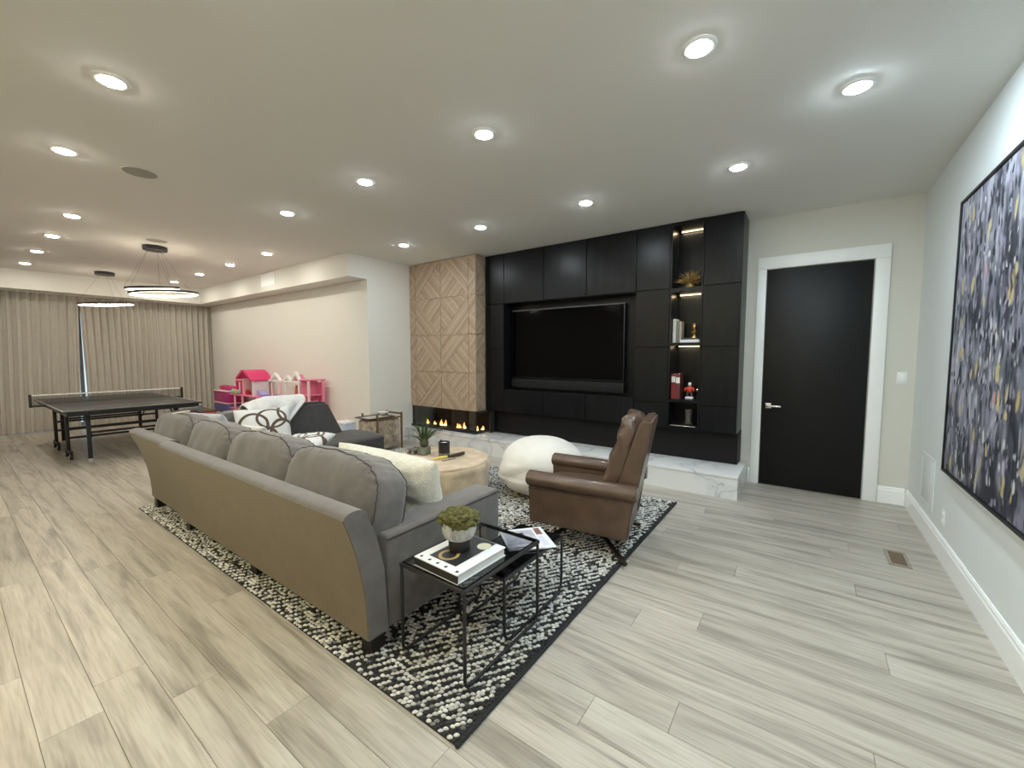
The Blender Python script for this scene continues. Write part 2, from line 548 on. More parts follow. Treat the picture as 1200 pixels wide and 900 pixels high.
# door
dr = thing('door_1', 'flat black door in a wide white casing', None, (.05, YB, 0)); dr['kind'] = 'structure'
box('door_slab', -.408, .504, YB - .022, YB - .001, .008, 2.462, BLACKDOOR, dr, .003)
bm = bmesh.new()
def casing_leg(x0, x1, z1):
    bx(bm, x0, x1, YB - .03, YB - .001, 0, z1, .004, 2)
casing_leg(-.507, -.418, 2.47); casing_leg(.514, .628, 2.47)
bx(bm, -.507, .628, YB - .03, YB - .001, 2.4702, 2.605, .004, 2)
fin('casing', bm, WHITE, dr, smooth=40)
bm = bmesh.new(); bx(bm, -.378, -.318, YB - .03, YB - .022, .895, .955, .003)
fin('rosette', bm, CHROME, dr, smooth=40)
bm = bmesh.new(); tube(bm, [(-.348, YB - .03, .925), (-.348, YB - .075, .925)], .010, 12)
bx(bm, -.358, -.225, YB - .082, YB - .066, .915, .935, .004)
fin('lever_handle', bm, CHROME, dr, smooth=40)
box('door_stop', -.418, -.408, YB - .012, YB - .001, 0, 2.47, BLACKM, dr)
# light switch, outlet, access panel
sw = thing('light_switch', 'white rocker switch plate right of the door', 'switch', (.765, YB, 1.277))
box('plate', .727, .803, YB - .006, YB - .0005, 1.22, 1.334, WHITEP, sw, .002)
box('rocker', .748, .782, YB - .010, YB - .006, 1.245, 1.31, WHITE, sw, .002)
ol = thing('wall_outlet', 'white outlet plate low under the painting', 'outlet', (XR, 4.255, .31))
box('plate', XR - .006, XR - .0005, 4.218, 4.292, .253, .367, WHITEP, ol, .002)
for zz in (.285, .335): box('socket', XR - .010, XR - .006, 4.238, 4.272, zz - .017, zz + .017, WHITE, ol, .002)
ap = thing('access_panel', 'flush painted access panel low in the wall near the door corner', 'panel', (XR, 4.8, .27))
box('panel_door', XR - .004, XR - .0005, 4.59, 4.99, .27, .65, WALLR, ap, .001)
bm = bmesh.new()
for a_ in ((4.575, 4.588, .255, .665), (4.992, 5.005, .255, .665)): bx(bm, XR - .006, XR - .0005, *a_)
for a_ in ((4.588, 4.992, .255, .268), (4.588, 4.992, .652, .665)): bx(bm, XR - .006, XR - .0005, *a_)
fin('panel_frame', bm, WALLR, ap)
# floor register
fv = thing('floor_vent', 'small brown metal floor register in the planks', 'vent', (.595, 4.06, 0))
FVM = M('vent_metal', (.20, .145, .10), .5)
bm = bmesh.new(); bx(bm, .535, .66, 3.915, 3.94, 0.0005, .006); bx(bm, .535, .66, 4.18, 4.205, 0.0005, .006); bx(bm, .535, .555, 3.94, 4.18, 0.0005, .006); bx(bm, .64, .66, 3.94, 4.18, 0.0005, .006)
fin('vent_frame', bm, M('vent_rim', (.30, .25, .20), .5), fv)
box('vent_well', .555, .64, 3.94, 4.18, .0005, .0015, M('vent_well_dark', (.09, .055, .035), .8), fv)
for k in range(9): box('louver', .557, .638, 3.947 + k * .0265, 3.961 + k * .0265, .0017, .005, FVM, fv)

# ================================================================== lamps
LENSES = {}
def lens_mat(c):
    if c not in LENSES: LENSES[c] = M('lit_lens', (.9, .9, .9), .5, emit=c, estr=LAMP)
    return LENSES[c]
def downlight(x, y, label, color):
    t = thing('downlight', label, 'light', (x, y, H), 0, 'recessed ceiling downlights')
    bm = bmesh.new()
    lathe(bm, [(.058, -.001), (.058, -.009), (.066, -.011), (.082, -.005), (.084, -.0005)], 28, (x, y, H), cap=False)
    fin('trim_ring', bm, WHITE, t, smooth=50)
    bm = bmesh.new(); lathe(bm, [(.0575, -.0012), (.0575, -.010), (.052, -.0145), (.040, -.017), (.010, -.0185)], 28, (x, y, H))
    fin('lens', bm, lens_mat(color), t, smooth=60)
    return t
ordn = ['first', 'second', 'third', 'fourth']
for k, x in enumerate((-.51, -1.91, -3.285, -4.69)):
    downlight(x, 2.33, ordn[k] + ' downlight from the right in the middle ceiling row of four', COOL)
for k, x in enumerate((-.53, -1.90, -3.29, -4.695)):
    downlight(x, 3.94, ordn[k] + ' downlight from the right in the ceiling row nearest the black wall', COOL)
downlight(.168, 3.19, 'single downlight near the painting at the upper right', WASH)
downlight(-3.27, .67, 'nearer of the two downlights at the upper left of the ceiling', MIDW)
downlight(-4.655, .66, 'farther of the two downlights at the upper left, before the round speaker', MIDW)
for k, x in enumerate((-6.73, -8.05, -9.44, -10.83)):
    downlight(x, .98, ordn[k] + ' downlight of the far left row leading to the curtains', WARM)
for k, x in enumerate((-6.78, -8.14, -9.54, -10.97)):
    downlight(x, 3.045, ordn[k] + ' downlight of the far row beside the soffit vent', WARM)
# the same fittings carry on behind the viewer
for (x, y, c), lbx in zip(((-.5, .67, COOL), (-1.9, .67, MIDW), (-.5, -1.0, MIDW), (-1.9, -1.0, AMBER), (-3.27, -1.0, AMBER), (-4.65, -1.0, WARM), (-7.4, -1.0, WARM), (.17, 1.4, WASH)), ('downlight just above the viewer', 'downlight above the viewer towards the sofa back', 'downlight behind the viewer near the painting wall', 'downlight behind the viewer facing the sofa arm', 'amber downlight behind the viewer lighting the bare planks', 'downlight far back on the left behind the viewer', 'farthest downlight behind the viewer beside the games table', 'downlight beside the viewer that washes the painting')):
    downlight(x, y, lbx, c)
for (x, y), lb in zip(((-4.685, 1.106), (-7.255, 1.849)), ('round flush speaker grille in the ceiling, upper left', 'far round speaker grille in the ceiling behind the ring pendant canopy')):
    t = thing('ceiling_speaker', lb, 'speaker', (x, y, H), 0, 'flush ceiling speakers')
    bm = bmesh.new(); lathe(bm, [(.125, -.0005), (.13, -.003), (.118, -.006), (.115, -.006), (.115, -.0005)], 32, (x, y, H), cap=False); fin('speaker_ring', bm, CEIL, t, smooth=40)
    bm = bmesh.new(); lathe(bm, [(.114, -.0005), (.112, -.005), (.05, -.007)], 32, (x, y, H)); fin('grille', bm, M('speaker_grille', (.40, .385, .35), .8, bump=.5, bscale=600), t, smooth=40)
# soffit vent
sv = thing('soffit_vent', 'white louvred air vent in the soffit face', 'vent', (-8.3, SOFY, 2.83))
bm = bmesh.new()
for a_ in ((-8.55, -8.52, 2.80, 3.02), (-8.08, -8.05, 2.80, 3.02), (-8.52, -8.08, 2.80, 2.825), (-8.52, -8.08, 2.995, 3.02)): bx(bm, a_[0], a_[1], SOFY - .012, SOFY - .0005, a_[2], a_[3])
fin('vent_frame', bm, WHITE, sv)
box('vent_well', -8.52, -8.08, SOFY - .003, SOFY - .0006, 2.825, 2.995, M('vent_shadow', (.16, .15, .13), .8), sv)
for k in range(14): box('louver', -8.512 + k * .031, -8.494 + k * .031, SOFY - .010, SOFY - .004, 2.826, 2.994, WHITE, sv)

def ring_pendant(name, label, cx, cy, rings, canopy_r=.14):
    t = thing(name, label, 'pendant lamp', (cx, cy, H), 0, 'LED ring pendants over the games table')
    bm = bmesh.new(); lathe(bm, [(canopy_r, -.0005), (canopy_r, -.055), (canopy_r - .006, -.06)], 32, (cx, cy, H)); fin('canopy', bm, BLACKM, t, smooth=40)
    for (ox, oy, z, r, tx, ty) in rings:
        mt = TR((cx + ox, cy + oy, z), tx, ty)
        n = 72
        def band(name, r0, r1, z0, z1, m):
            bm = bmesh.new()
            rg = lathe(bm, [(r0, z0), (r1, z0), (r1, z1), (r0, z1)], n, cap=False)
            for k in range(n): bm.faces.new((rg[3][k], rg[3][(k + 1) % n], rg[0][(k + 1) % n], rg[0][k]))
            for v in bm.verts: v.co = mt @ v.co
            return fin(name, bm, m, t, smooth=40)
        band('ring_shell', r - .010, r, -.016, .016, BLACKM)
        band('led_band', r - .018, r - .0105, -.016, .014, RINGLED)
        for a in (30, 150, 270):
            p = mt @ Vector(((r - .006) * math.cos(R(a)), (r - .006) * math.sin(R(a)), .03))
            bm = bmesh.new(); tube(bm, [(cx + .08 * math.cos(R(a)), cy + .08 * math.sin(R(a)), H - .06), p], .0012, 5); fin('cable', bm, BLACKM, t)
    return t
ring_pendant('ring_pendant', 'double LED ring pendant hanging nearest over the games table', -7.68, 1.93, [(0, .08, 2.395, .40, 4, -1), (0, -.05, 2.455, .31, 6, 2)])
ring_pendant('ring_pendant', 'single LED ring pendant farther off in front of the curtains', -10.8, 1.95, [(0, 0, 2.46, .39, 5, 0)])

# ================================================================== curtains
CURT = M('grey_beige_curtain', (.60, .57, .51), .9, sheen=.2, vary=.05, vscale=30, bump=.25, bscale=300, dist=.003)
def curtain(name, label, y0, y1, nf, taper=0.0, side=1):
    n = nf * 12
    bm = bmesh.new()
    rows = []
    zs = [.015, .5, 1.0, 1.5, 2.0, 2.4, 2.685]
    for z in zs:
        row = []
        for i in range(n + 1):
            t = i / n
            sh = taper * (1 - z / 2.7)
            ya = y0 + (sh if side < 0 else 0); yb = y1 - (sh if side > 0 else 0)
            yy = ya + (yb - ya) * t
            amp = .072 * (1 + .25 * noise.noise(Vector((t * nf * .7, z * .5, nf))))
            ph = t * nf * 2 * PI + .25 * noise.noise(Vector((t * 9, z * .6, 3)))
            row.append((-12.1 + amp * math.sin(ph), yy + .018 * math.sin(2 * ph)))
        rows.append([(x, y, z) for x, y in row])
    F = [[bm.verts.new(p) for p in r] for r in rows]
    Bk = [[bm.verts.new((p[0] - .006, p[1], p[2])) for p in r] for r in rows]
    for a, b in zip(F, F[1:]):
        for i in range(n): bm.faces.new((a[i], a[i + 1], b[i + 1], b[i]))
    for a, b in zip(Bk, Bk[1:]):
        for i in range(n): bm.faces.new((a[i + 1], a[i], b[i], b[i + 1]))
    o = fin(name, bm, CURT, None, smooth=80, loc=(-12.1, (y0 + y1) / 2, .015))
    return tag(o, label, 'curtain', 'floor length curtains on the far wall')
curtain('curtain', 'left grey beige pleated curtain panel running out of frame', -2.1, 1.765, 32, .085, 1)
curtain('curtain', 'right grey beige pleated curtain panel ending at the beige wall', 1.775, 4.03, 21, .03, -1)
tr_ = box('curtain_track', -12.13, -12.07, -2.1, 4.02, 2.687, 2.6995, WHITE); tag(tr_, 'slim white ceiling track above both curtains', 'curtain track')

# ================================================================== media wall
UX0, UX1, UF, UBK = -4.195, -.615, 5.13, 5.565
mw = thing('media_wall', 'full height black oak media wall with recessed television bay', 'cabinet', ((UX0 + UX1) / 2, UF, .62))
RC = (-3.83, -1.775, .97, 2.285)          # television recess
NL, NR = -1.345, -1.02                    # open shelf column
bm = bmesh.new()   # carcass behind the panels
bx(bm, UX0, RC[0] - .001, UF + .022, UBK, .62, 3.048); bx(bm, RC[1] + .001, NL - .02, UF + .022, UBK, .62, 3.048)
bx(bm, NR + .02, UX1, UF + .022, UBK, .62, 3.048)
bx(bm, RC[0], RC[1], UF + .022, UBK, .62, RC[2] - .001); bx(bm, RC[0], RC[1], UF + .022, UBK, RC[3] + .001, 3.048)
fin('carcass', bm, BLACKWOOD, mw)
box('recess_back', RC[0], RC[1], UF + .25, UF + .27, RC[2], RC[3], BLACKWOOD, mw)
def panel(x0, x1, z0, z1):
    g = .004
    return box('panel', x0 + g, x1 - g, UF, UF + .02, z0 + g, z1 - g, BLACKWOOD, mw, .0015, 1)
ZS = [.62, .925, 1.60, 2.29, 3.046]
for a, b in zip(ZS, ZS[1:]): panel(UX0 + .002, -4.105, a, b)
for a, b in zip(ZS, ZS[1:]): panel(-4.105, RC[0], a, b)
vs_ = [RC[0], -3.12, -2.45, RC[1]]
for a, b in zip(vs_, vs_[1:]):
    panel(a, b, 2.29, 3.046); panel(a, b, .62, .96)
for a, b in zip(ZS, ZS[1:]): panel(RC[1], NL - .02, a, b)
for a, b in zip(ZS, ZS[1:]): panel(NR + .02, UX1, a, b)
# open shelf column
box('shelf_side', NL - .02, NL, UF - .001, UBK, .62, 3.048, BLACKWOOD, mw)
box('shelf_side', NR, NR + .02, UF - .001, UBK, .62, 3.048, BLACKWOOD, mw)
box('shelf_back', NL, NR, UF + .30, UF + .32, .62, 3.048, BLACKWOOD, mw)
SH = [(.62, .655), (.94, .975), (1.615, 1.65), (2.24, 2.29), (3.005, 3.047)]
for a, b in SH: box('shelf', NL, NR, UF, UF + .299, a, b, BLACKWOOD, mw)
for zt in (3.005, 2.24, 1.615):
    box('led_strip', NL + .03, NR - .004, UF + .275, UF + .295, zt - .009, zt - .0005, LEDM, mw)
    ld = bpy.data.lights.new('shelf_light', 'AREA'); ld.shape = 'RECTANGLE'; ld.size = .26; ld.size_y = .015; ld.energy = .55; ld.color = (1, .80, .50)
    lo = bpy.data.objects.new('shelf_light', ld); COL.objects.link(lo); lo.parent = mw
    lo.location = Vector(((NL + NR) / 2, UF + .262, zt - .018)) - mw.location
# kick base below the unit
box('kick_base', -4.08, UX1 + .004, 5.27, UBK, .252, .618, M('black_kick', (.004, .004, .0045), .55, spec=.3), mw)
box('edge_strip', -4.102, -4.09, 5.20, 5.212, .252, .618, CHROME, mw)
# television and soundbar
tv = thing('television', 'large dark wall television in the black recess', 'television', (-2.88, UF + .2, 1.14))
box('tv_body', -3.79, -1.975, UF + .17, UF + .245, 1.15, 2.185, TVBEZEL, tv, .004)
box('screen', -3.778, -1.987, UF + .1665, UF + .17, 1.168, 2.173, TVSCREEN, tv)
box('top_trim', -3.79, -1.975, UF + .165, UF + .170, 2.178, 2.19, M('tv_trim', (.10, .10, .105), .3), tv)
sb = thing('soundbar', 'long black soundbar under the television screen', 'soundbar', (-2.88, UF + .2, 1.0))
box('soundbar_body', -3.79, -1.975, UF + .15, UF + .249, 1.0, 1.135, M('soundbar_cloth', (.004, .004, .0045), .8), sb, .006)
box('end_cap', -1.985, -1.97, UF + .146, UF + .15, 1.0, 1.135, BLACKM, sb)

# ================================================================== fireplace, oak cladding and hearth
he = thing('hearth', 'long white veined marble hearth step below the fireplace', 'hearth', (-3.13, 4.74, 0))
box('top_slab', XJ, -.535, 4.735, YB - .001, .222, .25, MARBLE, he, .002)
HX = [XJ, -4.0, -2.3, -.536]
for a, b in zip(HX, HX[1:]): box('front_slab', a + .0006, b - .0006, 4.74, 4.765, .001, .2215, MARBLE, he)
box('side_slab', -.56, -.5365, 4.766, YB - .001, .001, .2215, MARBLE, he)
cb = thing('chimney_breast', 'oak clad chimney breast of diagonal patterned wood tiles', 'fireplace surround', (-4.96, 4.92, .61))
WX0, WX1, WY = XJ + .002, -4.2, 4.90
box('cladding_core', WX0, WX1 - .02, WY + .02, UBK, .612, 3.048, TILEWOOD, cb)
def clip(poly, nx, ny, d):
    out = []
    for i in range(len(poly)):
        p, q = poly[i], poly[(i + 1) % len(poly)]
        a = p[0] * nx + p[1] * ny - d; b = q[0] * nx + q[1] * ny - d
        if a <= 0: out.append(p)
        if (a < 0 < b) or (b < 0 < a):
            t = a / (a - b); out.append((p[0] + t * (q[0] - p[0]), p[1] + t * (q[1] - p[1])))
    return out
def wood_tile(u0, u1, z0, z1, pat, put, axis, wpos):
    """tile of diagonal strips on a backing; pat = (split direction, strip direction of each half)."""
    g = .0045
    d = .02
    U0, U1, Z0, Z1 = u0 + g, u1 - g, z0 + g, z1 - g
    bm = bmesh.new()
    if axis == 'y': bx(bm, U0, U1, wpos + .010, wpos + .0195, Z0, Z1)
    else: bx(bm, wpos - .0195, wpos - .010, U0, U1, Z0, Z1)
    t = fin('wood_tile', bm, TILEWOOD, cb)
    bm = bmesh.new()
    s2 = math.sqrt(.5)
    cu, cz = put
    for half, (nx, nz) in enumerate((pat[1], pat[2])):
        base = [(U0, Z0), (U1, Z0), (U1, Z1), (U0, Z1)]
        sx, sz = pat[0]
        sg = 1 if half == 0 else -1
        base = clip(base, sg * sx * s2, sg * sz * s2, sg * (sx * cu + sz * cz) * s2 - .0012)
        if len(base) < 3: continue
        pr = [(p[0] * nx + p[1] * nz) * s2 for p in base]
        w = .052
        k0 = math.floor(min(pr) / w)
        for k in range(k0, math.ceil(max(pr) / w) + 1):
            q = clip(base, nx * s2, nz * s2, (k + 1) * w - .0014)
            q = clip(q, -nx * s2, -nz * s2, -(k * w) - .0014) if len(q) > 2 else q
            if len(q) < 3: continue
            ar = abs(sum(q[i][0] * q[(i + 1) % len(q)][1] - q[(i + 1) % len(q)][0] * q[i][1] for i in range(len(q)))) / 2
            if ar < 1e-4: continue
            jit = ((k * 7919) % 5) * .0011
            n0 = len(bm.faces)
            if axis == 'y': prism(bm, q, 'y', wpos + jit, wpos + .0099)
            else: prism(bm, q, 'x', wpos - jit, wpos - .0099)
            bm.faces.ensure_lookup_table()
            mi = (k * 31 + half * 17 + int(u0 * 40) + int(z0 * 9)) % 5 % 3
            for f in bm.faces[n0:]: f.material_index = mi
    st = fin('tile_strips', bm, TILEWOOD2, t)
    st.data.materials.append(TILEWOOD3); st.data.materials.append(TILEWOOD4)
    st['kind'] = 'stuff'
UPV, DNV = (1, 1), (1, -1)
PATS = [(UPV, UPV, DNV), (DNV, DNV, UPV), (DNV, UPV, DNV), (UPV, DNV, UPV)]
us = [WX0, -5.57, -4.96, -4.35, WX1]
zs_ = [.612, 1.221, 1.83, 2.439, 3.047]
for r_ in range(4):
    for c_ in range(4):
        u0, u1 = us[c_], us[c_ + 1]
        pat = PATS[(r_ + 2 * c_) % 4] if c_ in (1, 2) else PATS[(r_ + c_) % 4]
        wood_tile(u0, u1, zs_[r_], zs_[r_ + 1], pat, ((u0 + u1) / 2, (zs_[r_] + zs_[r_ + 1]) / 2), 'y', WY)
    wood_tile(WY + .02, 5.128, zs_[r_], zs_[r_ + 1], PATS[r_], (5.02, (zs_[r_] + zs_[r_ + 1]) / 2), 'x', WX1)
fp = thing('fireplace', 'low linear gas fireplace with small flames behind glass', 'fireplace', (-4.96, WY, .25))
bm = bmesh.new()
bx(bm, WX0, -4.11, 5.36, 5.39, .252, .61); bx(bm, WX0, WX0 + .09, WY + .03, 5.36, .252, .61); bx(bm, WX0 + .09, -4.11, WY + .02, 5.36, .594, .61)
bx(bm, -4.14, -4.11, 5.15, 5.36, .252, .594)
fin('firebox', bm, DARKIN, fp)
box('burner_bed', WX0 + .09, -4.215, WY + .02, 5.35, .252, .295, M('burner_gravel', (.06, .055, .05), .8, vary=.6, vscale=70, bump=1, bscale=90, dist=.02), fp)
box('glass_front', WX0 + .09, -4.222, WY + .008, WY + .013, .252, .608, M('fire_glass', (.8, .8, .8), .0, trans=1), fp)
box('corner_post', -4.222, -4.204, WY + .006, WY + .022, .252, .61, BLACKM, fp)
box('lower_frame', WX0 + .001, -4.2, WY + .001, WY + .006, .252, .285, BLACKM, fp)
for fx, fh, dy in ((-5.42, .10, .12), (-5.26, .07, .14), (-5.10, .13, .13), (-5.06, .08, .11), (-5.0, .13, .13), (-4.70, .09, .12), (-4.66, .08, .13), (-4.55, .13, .12), (-4.27, .09, .10), (-4.235, .08, .20)):
    bm = bmesh.new()
    fh *= .82
    lathe(bm, [(.004, 0), (.016, .15 * fh), (.020, .32 * fh), (.013, .62 * fh), (.005, .86 * fh), (.0012, fh)], 10, (fx, WY + dy, .296))
    for v in bm.verts:
        k = (v.co.z - .296) / fh
        v.co.x += .012 * math.sin(k * 3 + fx * 9)
    f_ = fin('flame', bm, FLAME, fp, smooth=80)
    bm = bmesh.new(); lathe(bm, [(.003, 0), (.0225, .06 * fh), (.0225, .22 * fh), (.012, .36 * fh)], 8, (fx, WY + dy, .2955)); fin('flame_core', bm, FLAMEC, f_, smooth=80)

# ================================================================== shelf contents
def at_shelf(i): return SH[i][1] + .0006
SY = UF + .13
z = at_shelf(3)
t = thing('branch_ornament', 'gold coral branch ornament on the top shelf of the niche', 'ornament', (-1.17, SY, z))
bm = bmesh.new()
r_ = random.Random(3)
for k in range(80):
    a = r_.uniform(0, 2 * PI); el = r_.uniform(-.35, 1.2); L_ = r_.uniform(.10, .155) if k % 9 else .26
    d = Vector((math.cos(a) * math.cos(el) * 1.0, math.sin(a) * math.cos(el) * .8, math.sin(el)))
    p0 = Vector((-1.17, SY, z + .075)); pts = [p0]
    for s in range(1, 5):
        d2 = (d + Vector((r_.uniform(-.3, .3), r_.uniform(-.3, .3), r_.uniform(-.15, .3)))).normalized()
        pts.append(pts[-1] + d2 * L_ / 4)
    pts = [Vector((min(max(p.x, NL + .014), NR - .014), min(max(p.y, UF + .01), UF + .28), max(p.z, z + .008))) for p in pts]
    tube(bm, pts, [.005, .0045, .004, .0035, .002], 5)
fin('branches', bm, M('dull_gold', (.42, .27, .09), .45, metal=.6), t, smooth=60)
bm = bmesh.new(); lathe(bm, [(.05, 0), (.055, .02), (.03, .06), (.02, .09)], 14, (-1.17, SY, z)); fin('ornament_base', bm, M('dull_gold_base', (.35, .22, .08), .5, metal=.5), t, smooth=50)
z = at_shelf(2)
def book(name, label, x0, x1, y0, y1, z0, z1, cover, spine_axis='x', group=None, pages=PAPER):
    t = thing(name, label, 'book', ((x0 + x1) / 2, (y0 + y1) / 2, z0), 0, group)
    if spine_axis == 'x':      # standing, spine faces the room (-y), thickness along x
        c = .002
        bm = bmesh.new(); bx(bm, x0, x0 + c, y0, y1, z0, z1); bx(bm, x1 - c, x1, y0, y1, z0, z1); bx(bm, x0 + c, x1 - c, y0, y0 + c, z0, z1)
        fin('cover', bm, cover, t)
        box('page_block', x0 + c, x1 - c, y0 + c, y1 - .004, z0 + .003, z1 - .003, pages, t)
    else:                      # lying flat
        c = .003
        bm = bmesh.new(); bx(bm, x0, x1, y0, y1, z0, z0 + c); bx(bm, x0, x1, y0, y1, z1 - c, z1); bx(bm, x0, x1, y0, y0 + c, z0 + c, z1 - c)
        fin('cover', bm, cover, t)
        box('page_block', x0 + .004, x1 - .004, y0 + c, y1 - .004, z0 + c, z1 - c, pages, t)
    return t
WB = M('white_cover', (.72, .70, .68), .5); GB = M('green_grey_cover', (.22, .24, .17), .5); BB = M('beige_cover', (.45, .38, .30), .5); RB = M('dark_red_cover', (.22, .02, .025), .4); RB2 = M('maroon_cover', (.13, .03, .025), .4)
g = 'books on the lit middle shelf'
book('book', 'white book standing at the left of the middle shelf', -1.338, -1.305, SY - .06, SY + .10, z, z + .285, WB, group=g)
book('book', 'green grey book standing second on the middle shelf', -1.303, -1.277, SY - .02, SY + .11, z, z + .265, GB, group=g)
book('book', 'beige book standing third on the middle shelf', -1.275, -1.25, SY - .01, SY + .11, z, z + .255, BB, group=g)
book('book', 'silvery white book lying flat under the gold bust', -1.245, -1.03, SY - .09, SY + .10, z, z + .035, M('silver_cover', (.75, .76, .78), .3), 'flat', g)
book('book', 'thin dark book lying between the silver book and the gold bust', -1.24, -1.045, SY - .07, SY + .09, z + .0355, z + .055, M('dark_cover', (.03, .03, .03), .5), 'flat', g)
t = thing('bust_figurine', 'small shiny gold bust standing on the stacked books', 'figurine', (-1.105, SY, z + .0558))
bm = bmesh.new(); lathe(bm, [(.034, 0), (.034, .012), (.022, .022), (.018, .04), (.030, .055), (.036, .07), (.02, .085), (.016, .095)], 16, (-1.105, SY, z + .0558)); fin('bust_base', bm, GOLD, t, smooth=50)
bm = bmesh.new(); superell(bm, .027, .03, .036, 1, 1, 16, 10, TR((-1.105, SY, z + .0558 + .128))); bx(bm, -1.11, -1.10, SY - .036, SY - .026, z + .176, z + .19, .003); fin('bust_head', bm, GOLD, t, smooth=60)
bm = bmesh.new(); lathe(bm, [(.03, .0), (.034, .012), (.018, .02)], 14, (-1.105, SY, z + .0558 + .150)); fin('bust_hat', bm, GOLD, t, smooth=50)
z = at_shelf(1)
g = 'red boxed books on the lower lit shelf'
book('book', 'tall dark red book standing leftmost on the lower shelf', -1.335, -1.285, SY - .08, SY + .08, z, z + .30, RB, group=g)
book('book', 'tall maroon book with a pale band beside the red one', -1.283, -1.235, SY - .08, SY + .08, z, z + .305, RB2, group=g)
box('title_band', -1.281, -1.237, SY - .0815, SY - .0801, z + .19, z + .26, WB, bpy.data.objects['book.006'])
box('title_band', -1.333, -1.287, SY - .0815, SY - .0801, z + .20, z + .27, WB, bpy.data.objects['book.005'])
t = thing('toy_figure', 'small red and white toy figure on the lower shelf', 'figurine', (-1.14, SY, z))
bm = bmesh.new(); bx(bm, -1.185, -1.095, SY - .03, SY + .03, z, z + .03, .008); fin('figure_base', bm, WHITEP, t, smooth=50)
bm = bmesh.new()
for s in (-1, 1):
    tube(bm, [(-1.14 + s * .022, SY, z + .03), (-1.14 + s * .026, SY - .008, z + .06), (-1.14 + s * .014, SY, z + .095)], [.015, .013, .016], 10)
fin('figure_legs', bm, M('dark_leg_paint', (.10, .05, .05), .4), t, smooth=60)
bm = bmesh.new(); superell(bm, .034, .026, .038, .8, .8, 16, 10, TR((-1.14, SY, z + .118)))
for s in (-1, 1): tube(bm, [(-1.14 + s * .03, SY, z + .135), (-1.14 + s * .052, SY - .01, z + .115), (-1.14 + s * .046, SY - .03, z + .10)], [.013, .011, .009], 8)
fin('figure_torso', bm, M('red_orange_paint', (.62, .06, .03), .35), t, smooth=60)
bm = bmesh.new(); superell(bm, .021, .022, .024, 1, 1, 14, 10, TR((-1.14, SY, z + .178))); fin('figure_head', bm, WHITEP, t, smooth=60)
t = thing('silver_ball', 'tiny silver ball ornament at the right of the lower shelf', 'ornament', (-1.055, SY + .02, z))
bm = bmesh.new(); lathe(bm, [(.016, 0), (.012, .01), (.006, .03), (.006, .085)], 12, (-1.055, SY + .02, z)); fin('ball_stand', bm, BLACKM, t, smooth=50)
bm = bmesh.new(); superell(bm, .02, .02, .022, 1, 1, 14, 10, TR((-1.055, SY + .02, z + .108))); fin('ball', bm, CHROME, t, smooth=60)
z = at_shelf(0)
t = thing('glass_trophy', 'flared glass vase with brown filling on the lowest shelf', 'vase', (-1.145, SY, z))
bm = bmesh.new(); lathe(bm, [(.055, 0), (.06, .008), (.045, .02)], 20, (-1.145, SY, z)); fin('vase_foot', bm, BLACKM, t, smooth=50)
bm = bmesh.new(); lathe(bm, [(.042, .021), (.034, .09), (.05, .195), (.047, .195), (.031, .09), (.036, .024)], 20, (-1.145, SY, z), cap=False); fin('vase_body', bm, M('vase_glass', (.8, .75, .65), .05, trans=.9), t, smooth=50)
bm = bmesh.new(); lathe(bm, [(.033, .026), (.029, .09), (.034, .14)], 14, (-1.145, SY, z)); fin('vase_filling', bm, M('brown_filling', (.20, .14, .07), .6, vary=.4, vscale=60), t, smooth=50)
o = box('shelf_tray', -1.325, -1.04, SY - .125, SY - .065, z, z + .008, CHROME, None, .002); tag(o, 'thin metal tray strip at the front of the lowest shelf', 'tray')

